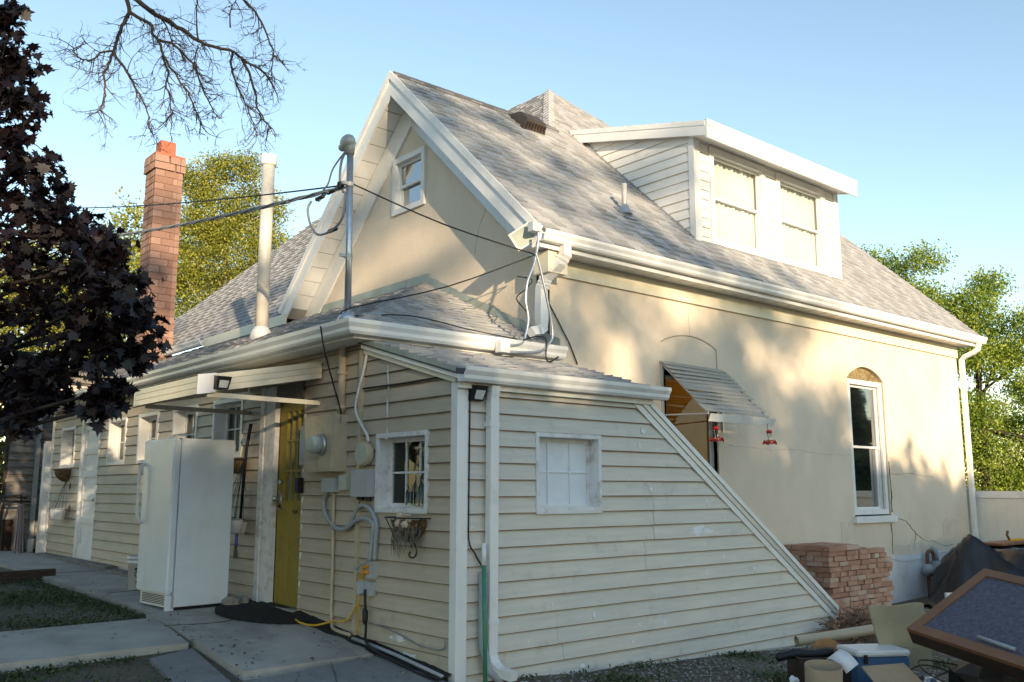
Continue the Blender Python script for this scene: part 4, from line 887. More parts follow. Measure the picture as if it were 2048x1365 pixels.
solo('door_sensor', MB().lbox(LEFT, 2.50, 2.57, 1.42, 1.57, .03, .09), 'blackplastic', 'black keypad box beside the yellow door', 'keypad')
cable('flexible_conduit', [(-.05,1.96,1.443),(-.05,2.043,1.362),(-.05,2.012,1.235),(-.05,1.893,1.142),(-.05,1.733,1.092),(-.05,1.582,1.12),(-.05,1.497,1.198),(-.05,1.427,1.283),(-.05,1.327,1.315),(-.05,1.211,1.279),(-.05,1.123,1.192),(-.05,1.098,1.112),(-.05,1.114,.973),(-.05,1.122,.842)], .020, 'grey_pvc', 'grey flexible conduit in a high loop under the boxes', 'conduit', 4, 8)
cable('flexible_conduit', [(-.075,1.80,1.10),(-.075,1.607,1.092),(-.075,1.461,1.154),(-.075,1.317,1.198),(-.075,1.175,1.184),(-.075,1.113,1.134),(-.075,1.134,1.002),(-.075,1.158,.834)], .018, 'grey_pvc', 'grey flexible conduit of the flatter second loop', 'conduit', 4, 8)
cable('thin_conduit', [(-.04,1.88,1.43),(-.04,1.87,1.112),(-.04,1.86,.817),(-.04,1.86,.418),(-.045,1.83,.235),(-.07,1.726,.195),(-.09,1.43,.185)], .017, 'beige_paint', 'thin beige conduit running down to the slab', 'conduit', 4, 8)
cable('grey_pipe', [(-.10,1.37,.165),(-.10,.695,.115),(-.10,.036,.035)], .016, 'grey_pvc', 'grey pipe lying along the foot of the wall', 'pipe', 2, 8)
t = thing('outlet_box', 'upper grey outdoor outlet with yellow plug and open flap', 'outlet', tuple(LEFT.p(1.19,.70)))
part('box', MB().lbox(LEFT, 1.11, 1.23, .69, .835, .01, .07), 'grey_box', t); part('flap', MB().obox(LEFT.p(1.27,.80,.10), (.035,.0,.02), (0,.06,-.03), (.004,0,-.006)), 'grey_box', t)
part('plug', MB().tube([LEFT.p(1.17,.74,.07), LEFT.p(1.25,.735,.09)], .017, 8).tube([LEFT.p(1.17,.79,.07), LEFT.p(1.24,.78,.09)], .015, 8), 'orange', t)
t = thing('outlet_box', 'lower grey outdoor outlet with black plug and flap', 'outlet', tuple(LEFT.p(1.19,.54)))
part('box', MB().lbox(LEFT, 1.145, 1.245, .54, .66, .01, .07), 'grey_box', t); part('flap', MB().obox(LEFT.p(1.28,.60,.09), (.02,0,.0), (0,.03,-.012), (.0,.012,.055)), 'grey_box', t)
cable('yellow_cord', [(-.07,1.266,.725),(-.07,1.317,.612),(-.07,1.332,.465),(-.07,1.393,.416),(-.08,1.461,.329),(-.10,1.561,.285),(-.10,1.711,.276),(-.13,1.801,.25),(-.2,1.891,.228),(-.24,2.051,.235),(-.22,2.198,.25)], .009, 'yellow', 'yellow cord curling onto the slab by the mat', 'cord')
cable('yellow_cord', [(-.06,1.2,.78),(-.06,1.324,.713),(-.06,1.345,.464),(-.06,1.34,.20)], .008, 'yellow', 'yellow cord dropping straight down beside the pipe chase', 'cord')
cable('extension_cable', [(-.08,1.215,.592),(-.08,1.209,.477),(-.08,1.19,.364),(-.09,1.171,.252),(-.12,1.126,.193),(-.15,1.028,.155),(-.17,.79,.11),(-.17,.419,.06),(-.18,.1,.02),(-.2,-.6,-.03)], .012, 'cable_black', 'thick black cord running along the wall foot', 'cord', 4, 8)
solo('cord_connector', MB().tube([(-.085,1.20,.44),(-.085,1.197,.41),(-.088,1.19,.34),(-.09,1.185,.30)], [.012,.026,.026,.014], 8), 'blackplastic', 'black in-line connector on the thick cord', 'connector', None, True)
cable('thin_wire', [(-.03,1.226,.306),(-.03,1.007,.294),(-.03,.695,.253),(-.03,.448,.208),(-.035,.192,.207),(-.035,.107,.237),(-.035,.099,.289)], .006, 'cable_grey', 'thin grey wire trailing across the lowest boards')
cable('white_conduit', [(-.04,1.33,2.80),(-.045,1.378,2.572),(-.05,1.491,2.294),(-.05,1.498,2.16),(-.05,1.414,2.058),(-.05,1.30,1.947),(-.05,1.27,1.88)], .013, 'white_old', 'white bent conduit running down to the round cover', 'conduit', 4, 8)
cable('siding_wire', [(-.028,1.42,2.375),(-.028,.823,2.366),(-.028,.095,2.37)], .009, 'cable_black', 'black wire stapled along the boards under the bulkhead rake')
cable('riser_wires', [(-.42,1.543,2.93),(-.41,1.455,2.66),(-.1,1.70,2.2),(-.06,1.74,2.12)], .008, 'cable_black', 'black wire hanging over the gutter toward the riser pipe')
cable('corner_wire', [(.09,-.035,2.22),(.085,-.035,1.3),(.09,-.035,1.05),(.15,-.035,.95),(.21,-.04,.86)], .007, 'cable_black', 'black wire running down beside the white corner board')
# ---- jars in the window
for i, (u, h, r) in enumerate(((.74,.17,.042),(.64,.26,.045),(.56,.22,.04),(.50,.27,.036))):
    o_ = LEFT.p(u, 1.315, -.055-.01*(i%2)); solo('glass_jar', MB().lathe([(r,0),(r,h*.68),(r*.6,h*.82),(r*.6,h)], o_, 14, cap=False), 'glass', ['squat clear glass jar nearest the left jamb of the window','tall clear glass bottle second from the left in the window','medium clear glass bottle third from the left in the window','tall slim clear glass bottle at the right of the window'][i], 'jar', 'glass jars on the window ledge', True)
# ---- wire planter under the jar window
t = thing('wire_planter', 'wire wall basket with ragged dry moss under the jar window', 'planter', tuple(LEFT.p(.59,1.0)))
mb = MB(); q = lambda u, z, n: LEFT.p(u, z, n)
mb.tube([q(.33,1.22,.02),q(.33,1.22,.13),q(.59,1.22,.17),q(.85,1.22,.13),q(.85,1.22,.02)], .006, 5).tube([q(.33,1.22,.12),q(.42,1.08,.10),q(.59,1.04,.10),q(.76,1.08,.10),q(.85,1.22,.12)], .005, 5)
part('wire_frame', mb, 'cable_black', t)
part('scroll', MB().tube(smooth_path([(-.1,.50,1.06),(-.1,.45,1.02),(-.1,.41,.96),(-.1,.44,.91),(-.1,.50,.905),(-.1,.52,.93),(-.1,.50,.945)],4), .007, 6), 'cable_black', t)
mb = MB(); n = 14; vs2 = []
for j in range(5):
    for i in range(n+1):
        a = math.pi*i/n; rr = (1-.16*j*j/4)*(1+.12*random.uniform(-1,1)); vs2.append(q(.59+.23*math.cos(a)*rr, 1.205-j*.045+random.uniform(-.012,.012), .03+.12*math.sin(a)*rr))
mb.add(vs2, [(j*(n+1)+i, j*(n+1)+i+1, (j+1)*(n+1)+i+1, (j+1)*(n+1)+i) for j in range(4) for i in range(n)]); part('liner', mb, 'coir', t)
mb = MB()
for i in range(130):
    a = random.uniform(.1,math.pi-.1); u = .59+.22*math.cos(a)*random.uniform(.5,1); nn2 = .04+.11*math.sin(a); z = random.uniform(1.05,1.2); L_ = random.uniform(.05,.17)
    mb.tube([q(u,z,nn2), q(u+random.uniform(-.02,.02),z-L_*.5,nn2+.01), q(u+random.uniform(-.04,.04),z-L_,nn2+random.uniform(-.02,.01))], [.004,.003,.001], 3, False)
part('dry_moss', mb, 'hair', t)
mb = MB()
for i in range(9): mb.sphere(q(.56+random.uniform(-.08,.1), 1.21+random.uniform(-.05,.05), .12+random.uniform(-.02,.03)), random.uniform(.02,.045), 7, (random.uniform(.5,1.2),random.uniform(.6,1.4),random.uniform(.4,.9)))
part('dry_bloom', mb, 'shell', t)
def half_basket(label, u, z, r):
    t = thing('coir_basket', label, 'hanging basket', tuple(LEFT.p(u,z-r))); n = 14; vs2 = []
    for j in range(6):
        th = j/5*math.pi/2
        for i in range(n+1):
            a = math.pi*i/n; rr = r*math.cos(th)*(1+.07*random.uniform(-1,1)); vs2.append(LEFT.p(u+rr*math.cos(a), z-r*.85*math.sin(th), .02+rr*.8*math.sin(a)))
    part('liner', MB().add(vs2, [(j*(n+1)+i, j*(n+1)+i+1, (j+1)*(n+1)+i+1, (j+1)*(n+1)+i) for j in range(5) for i in range(n)]), 'coir', t)
    part('rim', MB().tube([LEFT.p(u+r*1.02*math.cos(math.pi*i/12), z, .02+r*.82*math.sin(math.pi*i/12)) for i in range(13)], .008, 5), 'cable_black', t)
half_basket('brown coir half basket under the farthest wing window', 10.78, 1.78, .24)
half_basket('dark coir half basket beside the freezer under the nearest wing window', 4.08, 1.78, .18)
def pots(label, u, z, spots, top, r, h):
    t = thing('hanging_pots', label, 'hanging pots', tuple(LEFT.p(u,z-h)))
    for (du, dn_, dz) in spots:
        o_ = LEFT.p(u+du, z-h+dz, .10+dn_); p_ = part('pot', MB().lathe([(.001,0),(r*.62,.004),(r*.8,h*.25),(r*.95,h*.7),(r,h),(r*.9,h),(r*.86,h*.7),(r*.7,h*.25),(.001,.02)], o_, 18, cap=False), 'ceramic', t, True)
        part('rim', MB().lathe([(r*1.03,h*.93),(r*1.03,h*.97)], o_, 18, cap=False), 'cable_black', p_)
        mb = MB()
        for k in range(3): a = k*2.1; mb.tube([o_+V((r*math.cos(a),r*math.sin(a),h)), LEFT.p(u+du*.2, top, .06)], .003, 4)
        part('hanger', mb, 'cable_black', p_)
pots('trio of white hanging pots between freezer and yellow door', 3.84, 1.16, [(.13,.05,.0),(-.08,.06,-.02),(.02,-.04,-.04)], 1.75, .088, .155)
pots('pair of white hanging pots beside the far white door', 10.66, 1.15, [(.12,.05,.0),(-.09,.05,.0)], 1.58, .095, .20)
solo('black_rod', MB().tube([LEFT.p(3.72,2.17,.05), LEFT.p(3.78,1.9,.06), LEFT.p(3.84,1.1,.07)], [.022,.018,.016], 8), 'blackplastic', 'long black pole hanging on the boards behind the white pots', 'pole', None, True)
t = thing('hand_brush', 'small hand brush with blue handle below the white pots', 'brush', tuple(LEFT.p(4.0,.74)))
part('handle', MB().tube([LEFT.p(3.82,1.0,.11), LEFT.p(3.825,.88,.11), LEFT.p(3.83,.84,.11)], [.014,.02,.015], 8), 'blue', t, True)
mb = MB()
for i in range(60): u = random.uniform(-.02,.02); mb.tube([LEFT.p(3.83+u*.5,.845,.11+random.uniform(-.012,.012)), LEFT.p(3.835+u*1.6,.71+random.uniform(0,.03),.11+random.uniform(-.025,.025))], .0025, 3, False)
part('bristles', mb, 'hair', t)
for i, (u, z) in enumerate(((10.42,1.50),(10.36,1.14))): solo('dry_leaf', MB().add([LEFT.p(u-.05,z,.05),LEFT.p(u,z-.06,.06),LEFT.p(u+.04,z+.02,.07),LEFT.p(u,z+.08,.05)], [(0,1,2,3)]), 'rust', ['rust coloured ornament on the boards left of the far white door','lower rust coloured ornament beside the pair of white pots'][i], 'ornament')
# ---- freezer
FZ = gz(-.6,3.7)+.05
t = lthing('freezer', 'white upright freezer standing on the walk beside the yellow door', 'freezer', (-1.02,3.36,FZ-.01), math.radians(4))
def rbox(mb, x0,x1,y0,y1,z0,z1,r=.012):
    b = bmesh.new(); bmesh.ops.create_cube(b, size=1.0)
    for v in b.verts: v.co = V((x0+(x1-x0)*(v.co.x+.5), y0+(y1-y0)*(v.co.y+.5), z0+(z1-z0)*(v.co.z+.5)))
    bmesh.ops.bevel(b, geom=b.edges[:], offset=r, segments=3, affect='EDGES'); b.verts.index_update()
    mb.add([v.co.copy() for v in b.verts], [tuple(v.index for v in f.verts) for f in b.faces]); b.free(); return mb
part('body', rbox(MB(), .085,.66,0,.72,.03,1.69,.008), 'freezer', t)
dr = part('door', rbox(MB(), 0,.075,.0,.72,.155,1.69,.018), 'freezer', t)
part('handle', MB().tube(smooth_path([(.0,.66,1.44),(-.035,.665,1.42),(-.055,.665,1.36),(-.058,.665,1.15),(-.058,.665,.98),(-.05,.665,.90),(-.03,.66,.85),(.0,.66,.84)],4), .016, 10), 'white_plastic', dr, True)
part('hinge_cap', MB().box(.02,.12,.01,.07,1.691,1.712), 'white_plastic', dr)
part('badge', MB().box(-.004,.001,.06,.075,1.60,1.615), 'silver', dr)
kg = part('kick_plate', MB().box(.055,.085,.0,.72,.02,.145), 'white_plastic', t)
part('kick_corner', MB().box(-.0,.084,.0,.03,.0,.148), 'freezer', t)
for i in range(6): part('grille_slot', MB().box(.05,.054,.06,.66,.045+i*.016,.052+i*.016), 'blackplastic', kg)
part('foot', MB().box(.1,.64,.04,.68,-.005,.03), 'blackplastic', t)
# ---- bucket, mat, stones
bx0, by0 = -.55, 5.45; bzz = gz(bx0,by0)+.045
t = lthing('bucket', 'translucent white plastic bucket with warning label behind the freezer', 'bucket', (bx0,by0,bzz), .3)
part('shell', MB().lathe([(.0,.002),(.13,.0),(.145,.30),(.155,.30),(.155,.315),(.148,.315),(.150,.345),(.158,.345),(.158,.38),(.148,.38),(.14,.30),(.125,.01)], (0,0,0), 24, cap=False), 'white_plastic', t, True)
lb = MB(); ring = lambda a, z, k=1.: V((math.cos(a)*(.1335+.0155*z/.3)*k, math.sin(a)*(.1335+.0155*z/.3)*k, z))
la = -2.35
def lquad(a0,a1,z0,z1,k): lb.add([ring(a0,z0,k),ring(a1,z0,k),ring(a1,z1,k),ring(a0,z1,k)], [(0,1,2,3)])
lquad(la-.32,la+.32,.225,.25,1.03); lquad(la-.2,la+.2,.075,.10,1.03)
part('warning_bar', lb, 'ink', t)
mb = MB(); mb.tube([ring(la+.30*math.cos(i*.42), .18+.04*math.sin(i*.42), 1.035) for i in range(16)], .004, 4).tube([ring(la+.2,.15,1.04), ring(la-.2,.21,1.04)], .004, 4).sphere(ring(la,.18,1.0), .018, 8)
part('warning_symbol', mb, 'ink', t)
mb = MB(); n = 24; mz = lambda x, y: gz(x,y)+.062
rim = [(-.10-.60*math.sin(math.pi*i/n), 2.78+.66*math.cos(math.pi*i/n)) for i in range(n+1)]
vs2 = [V((x,y,mz(x,y))) for x, y in rim]; m_ = len(vs2)
mb.add(vs2+[p+V((0,0,.022)) for p in vs2], [tuple(range(m_,2*m_))]+[(i,(i+1)%m_,m_+(i+1)%m_,m_+i) for i in range(m_)])
t = thing('door_mat', 'half round black rubber mat in front of the yellow door', 'door mat', (-.3,2.8,mz(-.3,2.8))); part('mat', mb, 'rubber', t)
def rock(c, r, sq, seed):
    rn = random.Random(seed); mb = MB().sphere((0,0,0), r, 10, sq)
    mb.v = [V(c)+p*(1+rn.uniform(-.14,.14)) for p in mb.v]; return mb
for i, (x, y, r, sq) in enumerate(((-.38,3.28,.085,(1.2,1.1,.7)),(-.24,3.33,.075,(1.,1.2,.75)),(-.33,3.38,.05,(1,1,1)))):
    solo('stone', rock((x,y,gz(x,y)+.05+r*sq[2]*.8), r, sq, i), 'stone', ['largest grey stone at the foot of the freezer','pale rounded stone nearest the yellow door frame','small dark stone behind the two larger ones'][i], 'stone', 'stones by the freezer')
# ---- tools at the near corner
t = thing('rake_handle', 'green pole with white grip leaning beside the corner downspout', 'pole', (.13,-.2,-.03))
part('pole', MB().tube([(.13,-.20,-.06),(.20,-.09,.86)], .017, 10), 'green_pole', t, True); part('grip', MB().tube([(.20,-.09,.86),(.212,-.072,1.03)], .019, 10), 'white_plastic', t, True)
solo('grey_downpipe', MB().tube([(.215,-.06,.80),(.215,-.06,.25),(.25,-.10,.05),(.3,-.2,-.02)], .035, 12), 'grey_pvc', 'grey pipe tucked behind the corner downspout', 'pipe', None, True)
# ---- awning and feeders
t = thing('window_awning', 'grey slatted metal awning over the lit side window', 'awning', (4.9,1.5,2.2))
y0_, z0_, y1_, z1_ = 1.47, 3.02, .80, 2.345; NS = 12
for i in range(NS):
    f = (i+.5)/NS; y = y0_+(y1_-y0_)*f; z = z0_+(z1_-z0_)*f; sdv = V((0,y1_-y0_,z1_-z0_)).normalized(); tl = (Matrix.Rotation(math.radians(-9+random.uniform(-7,5)),3,'X') @ sdv); nv = tl.cross(V((1,0,0))).normalized()
    part('slat', MB().obox((4.89+random.uniform(-.012,.012),y,z+.01), V((.635,0,random.uniform(-.008,.008))), tl*.0415, nv*.004), 'awning_metal', t)
part('valance', MB().obox((4.93,.765,2.29), (.66,0,0), (0,.004,.0), (0,-.02,.045)), 'white_alu', t)
for x in (4.29, 5.49):
    part('side_frame', MB().tube([(x,1.485,3.0),(x,.79,2.34)], .012, 6).tube([(x,1.49,2.36),(x,.79,2.335)], .010, 6), 'grey_alu', t)
    part('wall_bracket', MB().box(x-.015,x+.015,1.47,1.497,2.2,3.02), 'grey_alu', t)
def feeder(label, x, y, z):
    t = lthing('hummingbird_feeder', label, 'bird feeder', (x,y,z), 0., 'red hummingbird feeders'); t.scale = (.72,)*3; o_ = V((0,0,0))
    part('hook', MB().tube(smooth_path([o_+V((-.01,0,.02)),o_+V((-.05,0,-.03)),o_+V((-.045,0,-.09)),o_+V((-.01,0,-.12))],4), .006, 6), 'rust', t)
    part('cap', MB().lathe([(.03,-.17),(.05,-.165),(.052,-.12),(.04,-.115)], o_, 16), 'red', t, True)
    part('bottle', MB().lathe([(.045,-.17),(.04,-.2),(.024,-.245),(.03,-.29),(.042,-.315)], o_, 16, cap=False), 'glass', t, True)
    part('base', MB().lathe([(.03,-.355),(.10,-.352),(.105,-.34),(.055,-.318),(.03,-.315)], o_, 18), 'red', t, True)
    for k in range(4):
        a = k*math.pi/2+.9; c_ = o_+V((math.cos(a)*.095, math.sin(a)*.095, -.325)); ax = V((math.cos(a),math.sin(a),.35)).normalized()
        fl = part('flower', MB().lathe([(.012,-.02),(.042,.0),(.045,.012),(.02,.015)], c_, 10, ax), 'red', t); part('flower_centre', MB().lathe([(.016,.014),(.016,.022)], c_, 8, ax), 'flower_yellow', fl)
feeder('red hummingbird feeder hanging at the right end of the awning', 5.47, .77, 2.27)
feeder('red hummingbird feeder hanging at the left end of the awning', 4.42, .79, 2.27)

# ================================================================ RIGHT HAND YARD
# brick stack
BX, BY = 6.12, .42; BZ = gz(6.8,.7)
t = thing('brick_stack', 'stack of loose reclaimed red bricks against the stucco wall', 'brick stack', (6.8,.8,BZ))
bmesh_set = []
for k in range(14):
    mb = MB(); b_ = .004; l2, d2, h2_ = .102, .047, .029
    rn = random.Random(100+k); jig = lambda: rn.uniform(-.003,.003)
    mb.hexa([(sx*l2+jig(),sy*d2+jig(),sz*h2_+jig()) for sz in (-1,1) for sx, sy in ((-1,-1),(1,-1),(1,1),(-1,1))], 1.0 if k == 13 else rn.uniform(.0,.92)); bmesh_set.append(mesh_of('brick', mb, 'brick', V((0,0,0)), False))
count = 0
layers = 16
for ly in range(layers):
    z = BZ+.03+ly*.0635
    headers = (ly % 3 == 1)
    # front face row
    x = BX+random.uniform(-.02,.02); xe = BX+1.46-(.16 if ly > 12 else 0)-(.62 if ly > 14 else 0)
    while x < xe:
        hd_ = headers if random.random() < .85 else not headers
        w_ = .098 if hd_ else .207; me = bmesh_set[13] if random.random() < .035 else random.choice(bmesh_set[:13])
        put_brick(t, me, (x+w_/2, BY+(.10 if hd_ else .05)+random.uniform(-.018,.012), z+random.uniform(-.002,.003)), (math.pi/2 if hd_ else 0)+random.uniform(-.06,.06), tilt=random.uniform(-.02,.02)); x += w_+.004; count += 1
    # left end row
    y = BY+(.215 if headers else .11)
    while y < BY+.62 and count < 292:
        hd_ = random.random() < .5; w_ = .207 if hd_ else .098; me = bmesh_set[13] if random.random() < .04 else random.choice(bmesh_set[:13])
        put_brick(t, me, (BX+(.05 if hd_ else .105)+random.uniform(-.015,.015), y+w_/2, z+random.uniform(-.002,.003)), (math.pi/2 if hd_ else 0)+random.uniform(-.06,.06), tilt=random.uniform(-.02,.02)); y += w_+.006; count += 1
mb = MB(); rn = random.Random(5)
for ly in range(layers):                       # bricks inside and behind, joined
    z = BZ+.03+ly*.0635
    for i in range(13):
        for j in range(2):
            x = BX+.27+i*.1; y = BY+.33+j*.21
            if x > BX+1.36 or (ly > 14 and i > 6): continue
            mb.obox((x+rn.uniform(-.01,.01),y+rn.uniform(-.01,.01),z), (.047,0,0), (0,.102,0), (0,0,.029), rn.uniform(0,.92))
part('brick_fill', mb, 'brick', t, kind='stuff')
# leaning boards, gas meter, fence
solo('leaning_board', MB().prism([(7.95,1.05,gz(8,1)),(8.85,1.05,gz(8,1)),(8.42,1.40,.34),(8.0,1.40,.36)], (.0,.02,.01)), 'grey_wood', 'grey offcut board leaning on the wall right of the brick stack', 'board')
t = thing('gas_meter', 'grey gas meter with looped pipes on the white foundation', 'gas meter', (10.8,1.38,-.1))
part('body', rbox(MB(), 10.80,11.02,1.26,1.42,.02,.30,.03), 'gas_grey', t, True)
part('regulator', MB().lathe([(.03,-.05),(.10,-.03),(.10,.03),(.05,.06),(.04,.12)], (10.62,1.34,.16), 18, (-.6,-.8,0)), 'gas_grey', t, True)
part('riser', MB().tube(smooth_path([(10.70,1.38,-.30),(10.70,1.38,.30),(10.72,1.38,.42),(10.79,1.37,.46),(10.86,1.36,.42),(10.87,1.35,.30)],4), .028, 10), 'rust', t, True)
part('outlet_pipe', MB().tube([(10.96,1.35,.30),(10.96,1.36,.47),(10.97,1.42,.50)], .036, 10).tube([(10.62,1.34,.16),(10.80,1.34,.16)], .025, 8).tube([(11.02,1.34,.24),(11.2,1.36,.24)], .025, 8), 'gas_grey', t, True)
cable('wall_wire', [(9.6,1.46,.40),(10.1,1.455,.33),(10.6,1.455,.34),(11.2,1.455,.40),(12.2,1.455,.42)], .005, 'white_paint', 'thin pale wire sagging across the white foundation', 'cable', 4, 4)
t = thing('vinyl_fence', 'cream white vinyl privacy fence closing the side yard', 'fence', (12.8,-1.5,-.3))
for y in (1.50, -.75, -3.0): part('post', rbox(MB(), 12.74,12.87,y-.065,y+.065,-.4,1.46,.01), 'white_alu', t); part('post_cap', MB().add([(12.73,y-.075,1.46),(12.88,y-.075,1.46),(12.88,y+.075,1.46),(12.73,y+.075,1.46),(12.805,y,1.53)], [(0,1,4),(1,2,4),(2,3,4),(3,0,4),(0,1,2,3)]), 'white_alu', t)
for s0, s1 in ((1.43,-.68),(-.82,-2.93)):
    part('rail', MB().box(12.77,12.84,s1,s0,1.31,1.43), 'white_alu', t); part('rail', MB().box(12.77,12.84,s1,s0,-.2,-.06), 'white_alu', t)
    k = 0; y = s0
    while y > s1+.02: part('panel', MB().box(12.79+.0006*(k%2),12.815+.0006*(k%2),max(s1,y-.1743),y-.0007,-.06,1.31), 'fence_vinyl', t); y -= .175; k += 1
# tarp over something
t = thing('tarp_cover', 'black tarp draped over a covered pile by the fence', 'tarp', (10.9,.0,-.25))
nx_, ny_ = 64, 40; vs2 = []
for j in range(ny_+1):
    for i in range(nx_+1):
        a, b = i/nx_, j/ny_; x = 9.35+a*3.2; y = -1.0+b*1.9
        dx_, dy_ = x-10.05, y-.42; dd_ = math.hypot(dx_, dy_*.9); ang = math.atan2(dy_, dx_)
        cone = 1.06-dd_*(1.0+1.1*max(0,-math.cos(ang))**.7+.16*math.sin(9*ang+.6)+.08*math.sin(21*ang)); flat = .80*min(1,max(0,(x-9.85)/.5))*min(1,max(0,(12.4-x)/.12))*min(1,max(0,(y+.95)/.28))*min(1,max(0,(.88-y)/.1))-.03*math.sin(5*x)*math.sin(4*y)
        hgt = max(cone, flat, 0); hgt = hgt+.06*math.exp(-abs(cone-flat)*9)+.035*math.sin(14*ang+2*dd_)*min(1,dd_*1.6)*max(0,1-dd_*.5)+.012*math.sin(23*x+9*y)*math.sin(17*y-6*x)
        vs2.append(V((x+.03*math.sin(11*y), y+.03*math.sin(13*x), gz(x,y)+.015+hgt+.012*math.sin(31*ang)*min(1,dd_*2))))
part('sheet', MB().add(vs2, [(j*(nx_+1)+i, j*(nx_+1)+i+1, (j+1)*(nx_+1)+i+1, (j+1)*(nx_+1)+i) for j in range(ny_) for i in range(nx_)]), 'tarp', t, True)
solo('tarp_board', MB().box(10.6,12.2,.15,.55,.60,.635), 'brown_frame', 'brown board lying on top of the black tarp', 'board')
t = thing('garden_tool', 'small yellow handled tool lying on the tarp pile', 'tool', (11.3,.3,.64))
part('handle', MB().tube([(11.25,.3,.66),(11.55,.22,.67)], .02, 6), 'yellow', t); part('head', MB().tube([(11.27,.3,.66),(11.2,.31,.74),(11.24,.31,.80)], .02, 6), 'rust', t)
# framed felt board: rectangle lying tilted on the junk
A0 = V((2.52,-2.34,.41)); ea = V((.71,-.29,.41)).normalized(); eb = V((-.37,-.93,-.14)); eb = (eb-ea*eb.dot(ea)).normalized(); en = ea.cross(eb).normalized()
if en.z < 0: en = -en
LA, LB = .90, 1.5
t = thing('framed_felt_board', 'large brown framed board with blue grey felt lying tilted on the junk', 'felt board', tuple(A0-V((0,0,.4))))
def fb_(a0,a1,b0,b1,n0,n1): c_ = A0+ea*(a0+a1)/2+eb*(b0+b1)/2+en*(n0+n1)/2; return MB().obox(c_, ea*(a1-a0)/2, eb*(b1-b0)/2, en*(n1-n0)/2)
part('felt', fb_(.085,LA-.085,.085,LB-.085,-.06,-.012), 'felt', t)
for q_ in ((0,LA,0,.085),(0,LA,LB-.085,LB),(0,.085,.0855,LB-.0855),(LA-.085,LA,.0855,LB-.0855)): part('frame_bar', fb_(*q_,-.03,.0), 'brown_frame', t)
for q_ in ((0.002,LA-.002,.002,.022),(.002,LA-.002,LB-.022,LB-.002),(.002,.022,.0225,LB-.0225),(LA-.022,LA-.002,.0225,LB-.0225)): part('side_board', fb_(*q_,-.13,-.0305), 'brown_dark', t)
part('back', fb_(.022,LA-.022,.022,LB-.022,-.125,-.115), 'brown_dark', t)
part('tube', MB().tube([A0+ea*.13+eb*.55+en*.01, A0+ea*.12+eb*.86+en*.01], .014, 8), 'grey_pvc', t, True)
# foam sheet
fp = [V((3.10,-1.72,.46)),V((3.47,-2.02,.49)),V((3.56,-2.02,-.04)),V((3.25,-1.78,-.09))]; fn = (fp[1]-fp[0]).cross(fp[3]-fp[0]).normalized(); K = 12; vs2 = []
for side in (0,1):
    for j in range(K+1):
        for i in range(K+1):
            a, b = i/K, j/K; p = (fp[0]*(1-a)+fp[1]*a)*(1-b)+(fp[3]*(1-a)+fp[2]*a)*b; vs2.append(p+fn*(.03*math.sin(2.6*a+.4)+.012*math.sin(5*b+a*2)-(.022 if side else 0))+V((0,0,.008*math.sin(9*a) if j == 0 else 0)))
N1 = (K+1)*(K+1); fs2 = [(o_+j*(K+1)+i, o_+j*(K+1)+i+1, o_+(j+1)*(K+1)+i+1, o_+(j+1)*(K+1)+i) for o_ in (0,N1) for j in range(K) for i in range(K)]
ring_ = [i for i in range(K)]+[j*(K+1)+K for j in range(K)]+[K*(K+1)+i for i in range(K,0,-1)]+[j*(K+1) for j in range(K,0,-1)]
fs2 += [(ring_[i], ring_[(i+1)%len(ring_)], N1+ring_[(i+1)%len(ring_)], N1+ring_[i]) for i in range(len(ring_))]
solo('foam_sheet', MB().add(vs2, fs2), 'foam', 'stained tan foam sheet propped upright among the junk', 'foam sheet')
rn = random.Random(91)
for i, (a_, b_, w_) in enumerate((((2.25,-2.15,-.06),(2.95,-2.28,.02),.03),((2.5,-2.05,.0),(2.75,-2.5,-.05),.025),((3.5,-1.2,-.18),(4.3,-1.55,-.12),.035),((2.9,-2.15,-.1),(3.35,-2.45,.10),.02))):
    p, q = V(a_), V(b_); dv = (q-p).normalized(); sdv = dv.cross(V((0,0,1))).normalized()
    solo('scrap_lath', MB().obox((p+q)/2, (q-p)/2, sdv*w_, dv.cross(sdv)*.008), ['old_wood','dark_timber','grey_wood','old_wood'][i], ['brown wooden lath lying beside the cardboard drum','dark splintered lath pointing toward the viewer in the junk','grey wooden lath on the gravel behind the tan tube','short lath propped under the foam sheet'][i], 'lath')
for i, (x, y, z, r_) in enumerate(((2.35,-1.62,.02,.05),(2.2,-1.55,-.05,.04),(2.62,-1.98,.03,.045),(3.7,-1.35,-.16,.04))):
    mb = rock((x,y,z), r_, (1.2,.9,.7), 60+i); mb.v = [p+V((rn.uniform(-.012,.012),)*3) for p in mb.v]
    solo('paper_scrap', mb, 'white_plastic', ['crumpled white paper just behind the cardboard drum','small crumpled paper left of the cardboard drum','crumpled white paper beside the blue cooler','crumpled paper on the gravel near the tan tube'][i], 'paper')
cable('wire_tangle', [(2.55,-2.2,.0),(2.7,-2.35,.12),(2.9,-2.5,.05),(2.75,-2.65,-.02),(2.6,-2.45,.08),(2.8,-2.3,.14),(3.0,-2.6,.1)], .006, 'cable_black', 'tangle of thin black wire under the felt board', 'wire', 5)
solo('black_rag', rock((2.66,-2.12,-.05), .14, (1.3,1.0,.45), 44), 'tarp', 'black cloth heap between cardboard and cooler', 'cloth')
